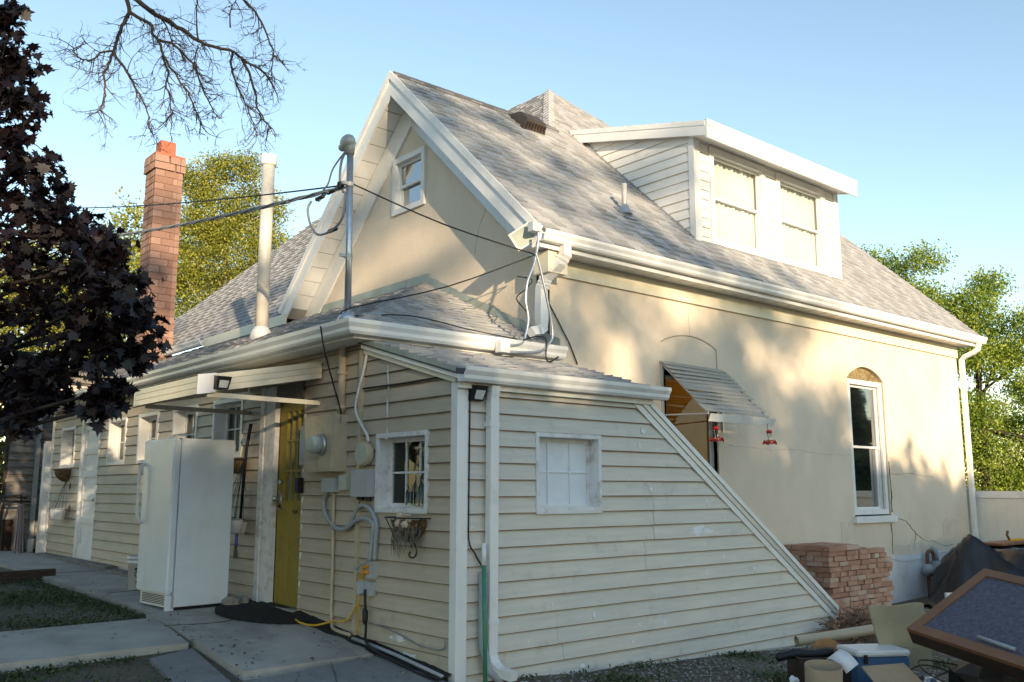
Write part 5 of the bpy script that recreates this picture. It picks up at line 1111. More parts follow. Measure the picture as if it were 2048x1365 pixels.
# tan tube, blue cooler, wood slab, white trim rolls, carton, toaster, dark crate
solo('plastic_tube', MB().lathe([(.045,0),(.045,1.0),(.037,1.0),(.037,0)], (3.08,-1.02,.10), 18, (.80,-.42,.09), cap=False), 'tan_pvc', 'tan plastic tube with open end lying on the junk', 'tube', None, True)
CL = lthing('cooler_box', 'blue and white picnic cooler under the foam sheet', 'cooler', (2.74,-1.80,gz(2.8,-1.8)), math.radians(-32))
part('body', rbox(MB(), 0,.46,0,.34,.02,.25,.015), 'cooler_blue', CL); part('lid', rbox(MB(), -.008,.468,-.008,.348,.252,.30,.012), 'white_plastic', CL); part('latch', MB().box(.18,.26,-.014,-.002,.06,.09).box(.05,.08,-.016,-.002,.20,.27), 'blackplastic', CL)
t = thing('wood_slab', 'round cut wood slab leaning in a dark crate', 'wood slab', (2.92,-1.42,-.1)); part('disc', MB().lathe([(.15,0),(.155,.02),(.15,.04)], (2.92,-1.42,.03), 22, (-.6,-.65,.3)), 'woodslab', t)
t = thing('dark_crate', 'dark wooden crate holding the round wood slab', 'crate', (2.65,-1.5,gz(2.6,-1.5)))
ca_, cb_ = V((.80,-.60,0)), V((.60,.80,0)); co_ = V((2.46,-1.44,gz(2.4,-1.5)))
for (a0,a1,b0,b1) in ((0,.55,0,.02),(0,.55,.28,.30),(0,.02,.021,.279),(.53,.55,.021,.279)):
    part('side', MB().obox(co_+ca_*(a0+a1)/2+cb_*(b0+b1)/2+V((0,0,.11)), ca_*(a1-a0)/2, cb_*(b1-b0)/2, (0,0,.10)), 'brown_dark', t)
part('bottom', MB().obox(co_+ca_*.275+cb_*.15+V((0,0,.02)), ca_*.25, cb_*.12, (0,0,.01)), 'brown_dark', t)
solo('charred_log', MB().tube(smooth_path([(2.42,-1.25,.06),(2.55,-1.33,.09),(2.72,-1.42,.08),(2.86,-1.5,.10)],3), [.035]*3+[.045]*3+[.04]*3+[.03], 8), 'blackplastic', 'short charred black log beside the crate', 'log', None, True)
def band(name, label, c, r, a0, a1, h, mt, ax=(0,0,1), n=20):
    ax = V(ax).normalized(); x = ax.orthogonal().normalized(); y = ax.cross(x); c = V(c); vs2 = []
    for i in range(n+1):
        a = a0+(a1-a0)*i/n
        for rr, hh in ((r,-h/2),(r,h/2),(r-.008,h/2),(r-.008,-h/2)): vs2.append(c+(x*math.cos(a)+y*math.sin(a))*rr+ax*hh)
    return solo(name, MB().add(vs2, [(i*4+k,i*4+(k+1)%4,(i+1)*4+(k+1)%4,(i+1)*4+k) for i in range(n) for k in range(4)]+[(0,1,2,3),(n*4+3,n*4+2,n*4+1,n*4)]), mt, label, 'plastic strip', None, True)
band('plastic_edging', 'white curled plastic strip arching over the carton', (2.42,-1.86,.06), .13, -1.0, 2.0, .13, 'white_plastic', (.55,-.25,.35))
band('plastic_edging', 'thin white plastic strip curled low by the carton', (2.35,-2.32,.02), .17, -.6, 2.4, .10, 'white_plastic', (.5,-.55,.1))
t = thing('cardboard_drum', 'open round tan cardboard drum lying in the foreground junk', 'cardboard drum', (2.11,-1.86,-.12))
part('wall', MB().lathe([(.135,0),(.14,.25),(.13,.25),(.126,.01)], (2.11,-1.86,-.12), 26, (-.1,-.1,1), cap=False), 'cardboard', t, True); part('base', MB().lathe([(.13,0),(.13,.01)], (2.11,-1.86,-.12), 26, (-.1,-.1,1)), 'cardboard', t)
solo('cardboard_flap', MB().prism([(2.35,-2.05,.10),(2.62,-2.25,.12),(2.55,-2.5,-.05),(2.25,-2.3,-.08)], (0,0,.012)), 'cardboard', 'flat torn cardboard piece beside the cooler', 'cardboard')
t = lthing('toaster', 'shiny silver appliance half buried under the foam sheet', 'appliance', (2.74,-2.50,gz(2.7,-2.5)), math.radians(35)); part('body', rbox(MB(), 0,.26,0,.16,.02,.17,.04), 'silver', t, True); part('foot', MB().box(.02,.24,.02,.14,0,.03), 'blackplastic', t)
solo('junk_sack', rock((3.1,-2.72,.02), .30, (1.1,1.0,.62), 41), 'blackplastic', 'crumpled black sack under the felt board', 'sack'); solo('junk_sack', rock((3.3,-3.2,.06), .34, (1.1,1.0,.7), 42), 'brown_dark', 'dark brown sack deep under the felt board', 'sack')
solo('framed_sheet', MB().obox((6.3,-1.02,.20), V((.09,-.07,0)), V((.01,.015,.0)), V((0,0,.10))), 'white_paint', 'white panel standing behind the felt board', 'panel')
# dry brush at the foot of the slope
t = thing('brush_pile', 'heap of dry brown twigs at the foot of the sloping trim', 'twig pile', (5.3,-.35,-.25))
mb = MB(); rn = random.Random(12)
for i in range(520):
    a = rn.uniform(0,2*math.pi); r0 = rn.uniform(0,.42)*rn.random()**.3; p = V((5.45+r0*math.cos(a)*1.3, -.25+r0*math.sin(a)*.6, -.22+rn.uniform(0,.34)*(1-r0*1.3)))
    dv = V((rn.gauss(0,1)+.3, rn.gauss(0,.7), rn.gauss(.12,.45))).normalized()*rn.uniform(.08,.30); mb.tube([p, p+dv*.5+V((rn.uniform(-.02,.02),)*3), p+dv], [rn.uniform(.003,.008),.004,.001], 3, False)
for k in range(9):
    a = rn.uniform(2.2,3.6); p = V((5.1,-.3,-.1)); dv = V((math.cos(a),math.sin(a)*.4,rn.uniform(-.1,.45)))*rn.uniform(.3,.5); mb.tube([p,p+dv*.5+V((0,0,.02)),p+dv], [.012,.008,.003], 5)
part('twigs', mb, 'dry_twig', t, kind='stuff')
mb = MB()
for i in range(40): mb.sphere((5.55+rn.gauss(0,.25), -.25+rn.gauss(0,.12), -.12+rn.uniform(-.1,.15)), rn.uniform(.015,.035), 6, (1.4,1,.7))
part('dry_clumps', mb, 'dry_twig', t, kind='stuff')
solo('trimmings', rock((5.6,-2.0,.34), .13, (1.4,1.1,.5), 3), 'green_moss', 'clump of green clippings behind the felt board', 'clippings')
# ================================================================ LEFT BACK: shed and clutter
t = thing('old_shed', 'weathered grey plank shed beyond the end of the wing', 'shed', (.8,13.3,.3))
part('wall_backing', MB().box(-.44,3.2,13.04,13.10,.2,3.62), 'brown_dark', t)
rn = random.Random(3)
for k in range(24):
    z = .38+k*.135
    for (x0, x1) in ((-.47,.00),(.02,3.2)):
        dx = rn.uniform(-.02,.02); tl = rn.uniform(.0,.045); sag = rn.uniform(-.02,.02) if x0 < 0 else rn.uniform(-.006,.006)
        if x0 < 0 and k < 4: x0 += .2
        mb = MB().hexa([(x0+dx,12.985-tl,z),(x1,12.985-tl,z+sag),(x1,13.03,z+sag),(x0+dx,13.03,z),(x0+dx+.01,13.005,z+.15),(x1,13.005,z+.15+sag),(x1,13.03,z+.15+sag),(x0+dx+.01,13.03,z+.15)], rn.random()); part('plank', mb, 'grey_wood', t)
part('corner_post', MB().box(-.51,-.46,12.97,13.03,.3,3.6), 'dark_timber', t)
part('roof', MB().prism([(-.6,12.85,3.62),(3.3,12.85,3.62),(3.3,16,4.3),(-.6,16,4.3)], (0,0,.06)), 'grey_wood', t)
part('drain_pipe', MB().box(-.02,.055,12.90,12.965,.36,3.1), 'grey_pvc', t); part('drain_boot', MB().box(-.025,.06,12.895,12.97,.33,.56), 'white_plastic', t)
solo('white_post', MB().obox((-.06,11.96,1.32), (.045,.0,.0), (0,.075,0), (0.0,.0,.98)), 'white_paint', 'tall white board leaning at the far end of the wing', 'post')
mb = MB()
for c_, w_ in ((-.78,.26),(-.34,.20)):
    b0 = len(mb.v)
    for i in range(15): f_ = i/14; mb.add([(c_-w_*.25+w_*.5*f_,12.28+.02*math.sin(i*1.9),1.20),(c_-w_*.5+w_*f_,12.24+.05*math.sin(i*1.9),.36+.05*math.sin(i))], [])
    mb.f += [(b0+2*i,b0+2*i+2,b0+2*i+3,b0+2*i+1) for i in range(14)]
t = thing('clothes_rack', 'black folding rack draped with pale cloth beside the shed', 'rack', (-.5,12.3,.3)); part('cloth', mb, 'fabric_pale', t)
part('frame', MB().tube([(-.85,12.35,.3),(-.60,12.32,1.35),(-.25,12.3,1.30)], .018, 6).tube([(-.2,12.35,.3),(-.35,12.3,1.36),(-.8,12.3,1.3)], .018, 6).tube([(-.85,12.3,1.26),(-.18,12.3,1.24)], .02, 6), 'blackplastic', t)
solo('landscape_timber', MB().obox((-2.35,7.62,gz(-2,7.6)+.06), (1.45,.10,.0), (0,.055,0), (0,0,.075)), 'dark_timber', 'dark landscape timber edging the gravel beside the walk', 'timber')

# ================================================================ VEGETATION
def leaf_mesh(name, pos, dirs, nrm, size, tone, mt, parent, outline=None, kind=None):
    """one small face per leaf; outline in (along, across)"""
    ol = np.array(outline if outline is not None else [(-.5,0),(0,.28),(.5,0),(0,-.28)]); k = len(ol); n = len(pos)
    d_ = dirs/np.linalg.norm(dirs, axis=1, keepdims=True); s_ = np.cross(nrm, d_); s_ /= np.linalg.norm(s_, axis=1, keepdims=True)+1e-9
    up_ = np.cross(d_, s_)
    co = pos[:,None,:]+size[:,None,None]*(ol[None,:,0,None]*d_[:,None,:]+ol[None,:,1,None]*s_[:,None,:]+(-.35*np.abs(ol[None,:,1,None]))*up_[:,None,:])
    me = bpy.data.meshes.new(name); co = co.reshape(-1,3)-np.array(ORG[parent.name] if parent else (0,0,0))
    me.vertices.add(n*k); me.vertices.foreach_set('co', co.ravel().astype('f'))
    me.loops.add(n*k); me.loops.foreach_set('vertex_index', np.arange(n*k, dtype='i'))
    me.polygons.add(n); me.polygons.foreach_set('loop_start', np.arange(0, n*k, k, dtype='i')); me.polygons.foreach_set('loop_total', np.full(n, k, 'i'))
    me.materials.append(MATS[mt]); a = me.attributes.new('tone', 'FLOAT', 'POINT'); a.data.foreach_set('value', np.repeat(tone, k).astype('f'))
    me.update(calc_edges=True); me.validate()
    o = bpy.data.objects.new(name, me); COL.objects.link(o)
    if parent: o.parent = parent; ORG[o.name] = ORG[parent.name]
    if kind: o['kind'] = kind
    return o
def rand_dirs(n, rng): v = rng.normal(size=(n,3)); return v/np.linalg.norm(v, axis=1, keepdims=True)
def tree(name, label, base, blobs, clumps, per, leaf, mt, bark, tr=.18, group=None, cr=.32, seed=0, limbs=26, flat=.8, cat='tree'):
    rng = np.random.default_rng(seed); t = thing(name, label, cat, base, group); B_ = np.array(blobs, float)
    wts = B_[:,3]**2; wts /= wts.sum(); idx = rng.choice(len(B_), clumps, p=wts)
    dv = rand_dirs(clumps, rng); rad = B_[idx,3]*rng.uniform(.25,1.,clumps)**.5
    cc = B_[idx,:3]+dv*rad[:,None]*np.array([1,1,flat])
    pos = np.repeat(cc, per, axis=0)+rng.normal(size=(clumps*per,3))*cr*np.array([1,1,.7])
    n = len(pos); dirs = rand_dirs(n, rng)+np.array([0,0,-.3]); nr = rand_dirs(n, rng)+np.array([0,0,.9])
    ctone = np.repeat(rng.uniform(.05,.95,clumps), per); tone = np.clip(ctone+rng.normal(size=n)*.18, 0, 1)
    leaf_mesh('crown', pos, dirs, nr, leaf*rng.uniform(.6,1.3,n), tone, mt, t)
    ctr = B_[:,:3].mean(axis=0); bs = V(base); topc = V((ctr[0],ctr[1],ctr[2]+(B_[:,2].max()-ctr[2])*.45))
    mb = MB(); st = V((bs.x+(ctr[0]-bs.x)*.15, bs.y+(ctr[1]-bs.y)*.15, bs.z+(ctr[2]-bs.z)*.5)); tk = [bs-V((0,0,.3)), st, V(ctr), topc]
    mb.tube(smooth_path(tk,4), [tr*(1-.075*i) for i in range(13)], 8)
    pick_ = rng.choice(clumps, min(limbs,clumps), replace=False); sp_ = smooth_path(tk,8)
    for i in pick_:
        e_ = V(cc[i]); s_ = sp_[int(rng.integers(8, len(sp_)-1))]
        if e_.z < s_.z-.4: s_ = sp_[10]
        mid = s_.lerp(e_, .5)+V((0,0,.08)); mb.tube(smooth_path([s_,mid,e_],3), [tr*.26*(1-i_/7.2) for i_ in range(7)], 5)
    part('trunk', mb, bark, t, True); return t
TL1 = [(6.5,22.6,11.3,.73),(7.1,22.0,11.8,.65),(7.7,21.5,11.8,.57),(7.0,22.4,10.3,1.14),(8.4,22.4,10.8,.98),(6.6,22.9,9.5,.98),(7.6,22.2,8.9,1.31),(8.4,21.3,9.5,.65),(6.9,23.1,7.6,1.31),(8.6,22.9,7.8,1.31),(5.6,22.7,8.3,.98),(9.3,22.2,8.4,.82)]
TL2 = [(6.0,27.1,11.0,.72),(6.1,28.5,10.2,1.08),(5.3,28.2,8.9,1.44),(4.3,30.1,9.9,1.26),(4.7,29.0,7.5,1.62),(6.2,27.7,7.5,1.26),(3.7,31.0,8.4,1.62),(2.7,30.2,9.6,1.44),(1.8,31.3,8.2,1.97),(3.9,29.9,6.4,1.97),(5.6,28.6,5.7,1.62),(2.9,31.0,5.4,1.97)]
TR1 = [(25.2,9.7,9.4,.46),(24.9,8.7,8.8,.73),(24.7,7.5,8.9,.62),(24.6,7.9,7.6,.98),(25.9,6.8,7.3,.9),(26.5,6.2,8.1,.57),(27.4,7.0,6.8,.82),(25.6,7.4,5.8,1.22),(26.7,6.5,5.6,.9),(27.5,5.8,6.0,.9),(27.6,5.5,6.9,.65),(26.2,7.2,4.0,1.14),(27.0,8.2,2.8,.98),(26.8,7.1,2.7,1.14),(28.7,6.5,3.5,.82),(28.0,6.2,1.9,.98),(27.2,6.9,1.6,.9),(28.3,5.4,4.7,1.31),(28.9,5.3,2.7,1.47)]
tree('sunlit_tree', 'yellow green sunlit tree behind the flue pipe and chimney', (7.4,22.4,.2), TL1, 2000, 40, .085, 'leaf_lit', 'bark_pale', .16, None, .20, 21)
tree('green_tree', 'green leafy tree seen left of the chimney through the dark maple', (4.2,29.4,.2), TL2, 1200, 30, .15, 'leaf_lit', 'bark', .2, None, .32, 22)
tree('locust_tree', 'bright green feathery tree beyond the vinyl fence', (26.8,7.0,-.2), TR1, 1900, 40, .10, 'leaf_green', 'bark_dark', .2, None, .22, 23, 30, .6)
tree('dark_bush', 'dark green bush at the far left behind the shed', (.2,18,.2), [(.5,17.6,2.6,.69),(.3,18.0,1.9,.69),(.7,17.6,1.7,.57),(.2,18.2,1.0,.69),(.6,17.9,.9,.51),(-.6,18.4,2.2,.9),(-1.0,18.4,1.1,.9),(-.6,18.,3.4,.8),(-1.8,18.6,2.0,1.2),(-.2,18.5,4.2,.8),(-1.6,19,4.4,1.3)], 300, 26, .20, 'leaf_dark', 'bark_dark', .07, None, .25, 24, 10, .8, 'bush')
# trees and thicket behind the photographer: they keep the lower house in evening shade
HS = V((SDIR.x,SDIR.y,0)).normalized(); TE = math.tan(SUN_EL)
def occ(x, z, D): p = V((x,1.5,z))+HS*D; return (p.x, p.y, z+D*TE)
def shade_tree(name, label, spots, D, clumps, per, leaf, cr, seed, mt='leaf_dark', tr=.2, limbs=16, group='trees behind the photographer'):
    bl = [occ(x,z,D+dd)+(r,) for x, z, r, dd in spots]; cx_ = sum(b[0] for b in bl)/len(bl); cy_ = sum(b[1] for b in bl)/len(bl)
    return tree(name, label, (cx_,cy_,gz(cx_,cy_)), bl, clumps, per, leaf, mt, 'bark_dark', tr, group, cr, seed, limbs, .95)
shade_tree('shade_tree', 'broad open crowned tree behind the photographer, nearest the wing', [(-4.2,3.6,1.6,0),(-2.2,4.2,1.5,1),(-.4,4.6,1.3,0),(.9,3.9,.9,1),(1.35,5.0,.5,0),(1.9,5.5,.45,1),(-3,1.8,1.5,0),(-1,2.4,1.4,1),(1,2.6,1.3,0),(.3,6.2,.9,0),(1.8,6.1,.7,1),(2.4,7.0,.5,0),(1.2,7.4,.7,0),(-1.8,5.6,.8,1),(.9,3.4,1.0,0),(-2.2,7.4,.55,0),(-2.0,9.0,.4,0)], 43, 130, 46, .24, .25, 41, 'leaf_shade')
shade_tree('shade_tree', 'rounder open crowned tree behind the photographer, facing the gable', [(3.0,4.9,.8,0),(4.4,4.6,.75,1),(3.0,3.0,1.2,0),(4.8,3.0,1.2,1),(6.3,3.4,1.1,0),(7.7,3.3,.95,1),(6.2,2.2,1.1,0),(7.9,2.2,1.0,0),(8.8,2.4,.6,0),(5.4,5.3,.6,0),(3.6,6.1,.65,0),(6.8,4.7,.55,0),(4.6,6.4,.5,1),(7.9,4.3,.45,0)], 45, 112, 46, .24, .25, 42, 'leaf_shade')
for i, (x, top) in enumerate(((-10,1.9),(-7.4,2.0),(-4.8,2.0),(-2.2,1.9),(.4,1.85),(3.0,1.8),(5.6,1.7),(8.0,1.75),(10.3,1.5),(12.9,1.15))):
    shade_tree('thicket_tree', 'leafy thicket clump, %s in the row behind the photographer' % ['first','second','third','fourth','fifth','sixth','seventh','eighth','ninth','last'][i], [(x,top-1.0,1.35,0),(x+1.2,top-1.3,1.3,.5),(x-1.0,top-1.4,1.3,0),(x,top-2.6,1.5,0),(x+1.2,top-3.0,1.4,.5)], 28, 620, 16, .44, .30, 50+i, 'leaf_shade', .12, 8, 'thicket behind the photographer')
tree('sky_block_tree', 'unseen low tree added at the far left to block low sky light', (-11.0,9.0,.2), [(-10.5,7.0,2.0,1.6),(-10.2,9.6,2.4,1.8),(-9.6,12.0,2.2,1.8),(-10.6,9.5,4.4,1.7),(-10,12.5,4.6,1.6)], 300, 20, .34, 'leaf_dark', 'bark_dark', .18, None, .4, 72)  # out of view, added to cut low sky light on the wing wall
tree('sky_block_tree', 'unseen leafy tree added beside the photographer to darken the left yard', (-7.2,4.2,.1), [(-6.6,2.0,5.2,1.3),(-6.4,4.4,5.6,1.5),(-6.6,7.0,5.2,1.5),(-6.0,9.4,5.0,1.5),(-8.2,3.2,6.4,1.7),(-8.2,6.4,6.6,1.7),(-7.2,4.6,7.6,1.5),(-6.2,5.6,4.3,1.1)], 420, 20, .26, 'leaf_dark', 'bark_dark', .22, None, .36, 71)  # out of view, crown added to keep sky light off the left yard
# conifers off to the right, mirrored in the side window
def conifer(label, x, y, h, seed):
    rng = np.random.default_rng(seed); t = thing('spruce_tree', label, 'tree', (x,y,-.2), 'spruces across the street'); n = 5200
    z = h*(1-rng.random(n)**.6*.92); r = (h-z)*.26*rng.uniform(.35,1.,n)*(1+.25*np.sin(z*5)); a = rng.uniform(0,6.283,n)
    pos = np.stack([x+r*np.cos(a), y+r*np.sin(a), z-.25*r], 1); dirs = np.stack([np.cos(a),np.sin(a),np.full(n,-.45)],1)+rng.normal(size=(n,3))*.2
    leaf_mesh('crown', pos, dirs, np.tile([0,0,1.],(n,1))+rng.normal(size=(n,3))*.3, np.full(n,.55), rng.random(n), 'leaf_dark', t); part('trunk', MB().tube([(x,y,-.3),(x,y,h*.95)], [.22,.03], 7), 'bark_dark', t)
conifer('tall spruce standing far off to the right of the yard', 29.5, -9.8, 6.6, 31); conifer('shorter spruce beside the tall one to the right', 34.5, -11.0, 5.4, 32)
# utility pole beyond the locust
t = thing('street_lamp', 'grey lamp pole standing beyond the bright green tree', 'lamp post', (46.6,13.9,-.2))
part('pole', MB().tube([(46.6,13.9,-.3),(46.6,13.9,6.0)], .13, 8), 'grey_pvc', t); part('lamp_head', MB().sphere((46.4,14.1,6.0), .2, 10, (1.2,1,.6)), 'grey_pvc', t)
# dark red maple at the left
ML = [(-3.33,.71,4.58,.17),(-3.32,.52,4.19,.2),(-3.26,.52,3.96,.21),(-3.25,.58,3.67,.26),(-3.16,.4,3.51,.19),(-3.17,.58,3.32,.29),(-3.06,.25,3.16,.24),(-2.93,.16,3.04,.24),(-3.08,.58,2.93,.36),(-2.88,.04,2.8,.28),(-2.75,.03,2.95,.19),(-2.76,-.16,2.65,.26),(-2.97,.56,2.61,.36),(-2.8,.05,2.46,.29),(-2.65,-.22,2.47,.17),(-2.68,-.15,2.26,.18),(-2.92,.32,2.26,.32),(-2.75,-.17,2.04,.13),(-2.77,-.13,1.94,.09),(-3.08,.73,2.22,.33),(-3.05,.64,1.93,.22),(-2.94,.39,2.04,.16),(-3.61,1.15,4.26,.45),(-3.52,1.26,3.41,.51),(-3.47,1.27,2.55,.51)]
t = thing('red_maple', 'dark purple leaved maple hanging into the left of the picture', 'tree', (-3.95,2.3,gz(-4,2.3)))
rng = np.random.default_rng(55); P_, D_, tw = [], [], MB(); trunk = V((-3.95,2.3,gz(-4,2.3)))
rr_ = random.Random(8)
for z_ in (2.2,2.8,3.4,4.0,4.6,5.2):
    for k_ in range(5):
        a_ = k_*1.257+z_*1.9; q_ = (1.15-.12*(z_-2.2))*rr_.uniform(.75,1.0); x_, y_ = -3.95+q_*math.cos(a_)*.62-.25, 2.35+q_*math.sin(a_)
        if x_ < -4.487+.2*(y_+5.898)-.35: ML.append((x_, y_, z_+rr_.uniform(-.2,.2), rr_.uniform(.32,.46)))
for (x,y,z,r) in ML:
    c_ = V((x,y,z)); h_ = V((-3.96,2.27,max(1.2,z-.35-rr_.uniform(0,.75)))); md = h_.lerp(c_,rr_.uniform(.4,.6))+V((rr_.uniform(-.1,.1),rr_.uniform(-.1,.1),.05+rr_.uniform(0,.12))); tw.tube(smooth_path([h_,md,c_],3), [.03,.027,.024,.02,.016,.012,.008], 5)
    nt_ = int(8+60*r)
    for i in range(nt_):
        dv = V(rand_dirs(1,rng)[0]); dv.z = dv.z*.8-.12; e_ = c_+dv*r*rng.uniform(.55,1.32); s_ = c_+V(rand_dirs(1,rng)[0])*r*.3
        md = s_.lerp(e_,.5)+V((0,0,.03)); tw.tube([s_, md, e_], [.005,.004,.002], 3, False)
        for j in range(int(rng.integers(6,11))):
            t_ = rng.uniform(.1,1.05); q_ = (s_.lerp(md,t_*2) if t_ < .5 else md.lerp(e_,t_*2-1)) + V(rng.normal(size=3)*.026)
            P_.append(tuple(q_)); D_.append((dv.x*.6+rng.normal()*.45, dv.y*.6+rng.normal()*.45, -.5+rng.normal()*.4))
P_ = np.array(P_); D_ = np.array(D_); n = len(P_)
MO = [(0,0),(.10,.12),(.02,.46),(.22,.30),(.36,.58),(.46,.28),(.62,.34),(.66,.14),(1.0,0),(.66,-.14),(.62,-.34),(.46,-.28),(.36,-.58),(.22,-.30),(.02,-.46),(.10,-.12)]
leaf_mesh('crown', P_, D_, rand_dirs(n,rng)+np.array([-.25,-.35,.35]), rng.uniform(.045,.10,n), rng.random(n), 'leaf_maple', t, MO)
tw.tube([trunk-V((0,0,.2)), trunk+V((0,0,1.5)), trunk+V((-.02,-.05,3.0)), trunk+V((0,-.05,4.6))], [.14,.12,.09,.04], 10); part('trunk', tw, 'bark_dark', t, True)
# bare branches overhead
LIMBS = [
 ([(-2.63,.9,5.27),(-2.44,.9,5.14),(-2.32,.87,5.06),(-2.23,.85,5.03),(-2.1,.81,4.97),(-1.99,.78,4.91),(-1.92,.77,4.89),(-1.77,.7,4.87),(-1.66,.68,4.82),(-1.55,.64,4.77),(-1.46,.63,4.7),(-1.4,.65,4.63)],.021),
 ([(-2.49,.94,5.14),(-2.47,.92,5.03),(-2.5,.93,4.94),(-2.53,.95,4.83),(-2.55,.97,4.7),(-2.57,.98,4.59),(-2.6,.99,4.51),(-2.59,.97,4.42),(-2.59,.97,4.31),(-2.62,.99,4.21)],.016),
 ([(-2.55,.96,4.69),(-2.49,.87,4.55),(-2.46,.8,4.45),(-2.43,.73,4.34),(-2.41,.66,4.25),(-2.38,.6,4.11),(-2.39,.56,4.02)],.011),
 ([(-2.56,.96,4.7),(-2.63,1.0,4.68),(-2.68,1.03,4.62),(-2.73,1.05,4.61),(-2.79,1.06,4.65),(-2.81,1.05,4.68)],.009),
 ([(-2.47,.94,5.04),(-2.4,.85,4.97),(-2.35,.76,4.9),(-2.35,.73,4.82),(-2.32,.67,4.75),(-2.3,.62,4.63),(-2.27,.57,4.53),(-2.22,.49,4.42),(-2.17,.42,4.3),(-2.14,.37,4.18),(-2.11,.32,4.05)],.014),
 ([(-2.3,.73,4.78),(-2.23,.66,4.76),(-2.16,.62,4.69),(-2.09,.58,4.61),(-2.05,.57,4.52),(-2.0,.55,4.39),(-1.95,.53,4.29),(-1.9,.5,4.2)],.011),
 ([(-2.3,.62,4.61),(-2.26,.6,4.48),(-2.27,.61,4.39),(-2.25,.58,4.33),(-2.24,.57,4.22),(-2.23,.55,4.17),(-2.26,.56,4.12)],.008),
 ([(-1.72,.74,4.89),(-1.72,.74,4.74),(-1.68,.71,4.6),(-1.63,.67,4.46),(-1.59,.63,4.34),(-1.55,.6,4.22)],.010),
 ([(-1.66,.69,4.83),(-1.62,.68,4.75),(-1.58,.67,4.65),(-1.54,.66,4.52),(-1.51,.66,4.4),(-1.46,.63,4.33),(-1.41,.6,4.27)],.012),
 ([(-1.66,.98,5.62),(-1.58,.9,5.45),(-1.51,.83,5.34),(-1.45,.79,5.21),(-1.4,.75,5.06),(-1.38,.73,4.95),(-1.39,.73,4.84)],.012),
 ([(-1.39,.71,4.95),(-1.33,.73,4.94),(-1.28,.75,4.94)],.006),
 ([(-2.01,.72,4.87),(-2.02,.75,5.08),(-2.01,.78,5.24)],.008), ([(-1.76,.73,5.08),(-1.75,.75,5.24),(-1.7,.75,5.35)],.007),
 ([(-2.24,.88,5.04),(-2.19,.86,4.94),(-2.16,.85,4.87)],.007), ([(-2.0,.72,4.84),(-2.03,.7,4.74),(-2.05,.67,4.66)],.007)]
t = thing('bare_tree', 'bare twiggy branches reaching in from a tree above the frame', 'tree', (-5.2,1.6,gz(-5,1.6)))
rn = random.Random(77); mb = MB()
def twig(p, d_, L_, r_, depth):
    pts = [p]; q_ = p.copy(); dd = d_.copy(); k = 4
    for i in range(k):
        dd = (dd+V((rn.gauss(0,.22),rn.gauss(0,.22),rn.gauss(-.02,.22)))).normalized(); q_ = q_+dd*L_/k; pts.append(q_.copy())
    mb.tube(pts, [r_*(1-.8*i/k) for i in range(k+1)], 4, False)
    if depth > 0:
        for i in range(rn.randint(2,4)):
            j = rn.randint(1,k); nd = (dd+V((rn.gauss(0,.75),rn.gauss(0,.75),rn.gauss(0,.75)))).normalized(); twig(pts[j], nd, L_*rn.uniform(.35,.65), r_*.6, depth-1)
for pts, r_ in LIMBS:
    P2 = smooth_path(pts, 3); m_ = len(P2); mb.tube([p+V((rn.gauss(0,.004),rn.gauss(0,.004),rn.gauss(0,.004))) for p in P2], [r_*(1-.72*i/m_) for i in range(m_)], 7)
    for i in range(2, m_):
        for _k in range(1 if rn.random() < .8 else 2):
            dd = (P2[i]-P2[i-1]).normalized(); nd = (dd*.7+V((rn.gauss(0,.6),rn.gauss(0,.6),rn.gauss(-.2,.6)))).normalized(); twig(P2[i], nd, rn.uniform(.09,.26), .0042, 2)
part('branches', mb, 'bark', t, True)
mb = MB(); mb.tube(smooth_path([(-5.2,1.6,-.1),(-5.2,1.6,2.5),(-5.1,1.5,4.6),(-4.4,1.2,5.6),(-3.3,.95,5.6),(-2.63,.9,5.27)],4), [.15-.006*i for i in range(21)], 10).tube(smooth_path([(-3.3,.95,5.6),(-2.7,.95,5.45),(-2.49,.94,5.14)],3), [.03,.028,.026,.024,.021,.019,.016], 7).tube(smooth_path([(-4.4,1.2,5.6),(-3.,1.1,6.1),(-1.9,1.05,5.95),(-1.66,.98,5.62)],3), [.05,.045,.04,.036,.032,.028,.024,.02,.016,.013], 7)
part('trunk', mb, 'bark', t, True)
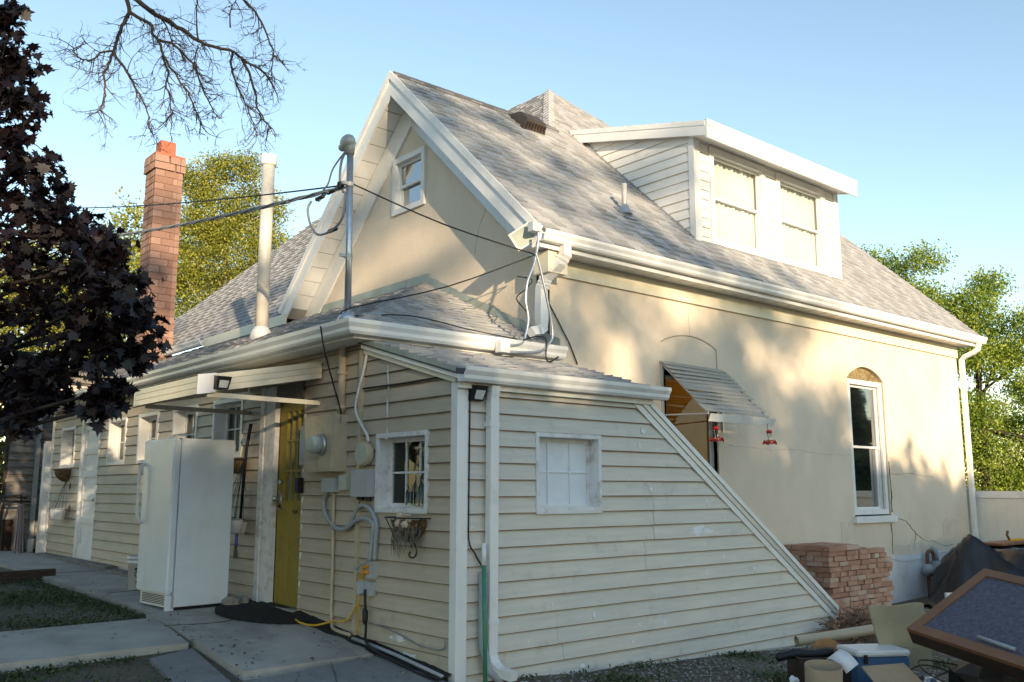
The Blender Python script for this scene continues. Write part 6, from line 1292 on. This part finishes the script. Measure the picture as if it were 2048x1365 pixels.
# weeds and grass in the left yard, a little along the bulkhead
def weeds(name, n, area, size, seed, dens, mt='leaf_weed'):
    rng = np.random.default_rng(seed); P2 = []; tries = 0
    while len(P2) < n and tries < n*12:
        tries += 1; x, y = rng.uniform(area[0],area[1]), rng.uniform(area[2],area[3])
        if dens(x,y) > rng.random(): P2.append((x,y,gz(x,y)+rng.uniform(-.005,.035)))
    P2 = np.array(P2); m_ = len(P2); d_ = rng.normal(size=(m_,3)); d_[:,2] = np.abs(d_[:,2])*.5+.15
    o = leaf_mesh(name, P2, d_, rand_dirs(m_,rng)*.6+np.array([0,0,1.]), size*rng.uniform(.5,1.4,m_), rng.random(m_), mt, None, None, 'stuff'); return o
def wob(x,y): return .5+.5*math.sin(1.9*x+.7*math.sin(1.3*y))*math.cos(1.6*y+1.1*math.sin(.9*x+2))
def d_left(x,y):
    if y > 3.3 and -1.30 < x < -1.16 and random.random() < .5: return .9
    if 1.74 < y < 1.82 and x < -1.8: return .8
    if x > -1.17 and y > 3.2: return 0
    if 1.80 < y < 3.1 and x < -1.2: return 0
    if y < 1.8 and x > -1.9+.15*(y): return 0
    return .05+.95*wob(x*1.4,y*1.4)**2.6 if y < 7.4 else .06
weeds('yard_weeds', 42000, (-5.0,-1.18,-1.5,8.5), .032, 61, d_left)
weeds('wall_weeds', 4000, (.6,5.2,-1.8,-.02), .032, 62, lambda x,y: .03+.9*wob(x*2.2,y*2.2)**5)
rng = np.random.default_rng(63); mb = MB()
def pebbles(n, area, s0, s1):
    for i in range(n):
        x, y = rng.uniform(area[0],area[1]), rng.uniform(area[2],area[3]); s = rng.uniform(s0,s1); c_ = V((x,y,gz(x,y)+s*.2-.01)); a = rng.uniform(0,6.28)
        ux, uy = math.cos(a)*s, math.sin(a)*s
        mb.add([c_+V((ux,uy,0)),c_+V((-uy*.7,ux*.7,0)),c_+V((-ux,-uy,0)),c_+V((uy*.7,-ux*.7,0)),c_+V((0,0,s*.6))], [(0,1,4),(1,2,4),(2,3,4),(3,0,4)], rng.random())
pebbles(3600, (.4,6.0,-2.0,-.02), .006,.022); pebbles(1800, (-4,-1.2,7.75,10.5), .008,.022); pebbles(900, (6,9.5,-.9,1.3), .008,.025)
setting('gravel', mb, 'stone', 'stuff')
rng = np.random.default_rng(64); P2 = []
while len(P2) < 1500:
    x, y = rng.uniform(-5,-.15), rng.uniform(-2.,9.)
    if rng.random() < .25 or abs(x+1.15) < .25 or x > -.45: P2.append((x,y,gz(x,y)+(.064 if x > -1.3 and y > .9 else .056)))
P2 = np.array(P2); m_ = len(P2); d_ = rng.normal(size=(m_,3)); d_[:,2] *= .15
leaf_mesh('leaf_litter', P2, d_, rand_dirs(m_,rng)*.25+np.array([0,0,1.]), rng.uniform(.012,.045,m_), rng.random(m_), 'leaf_litter', None, None, 'stuff')
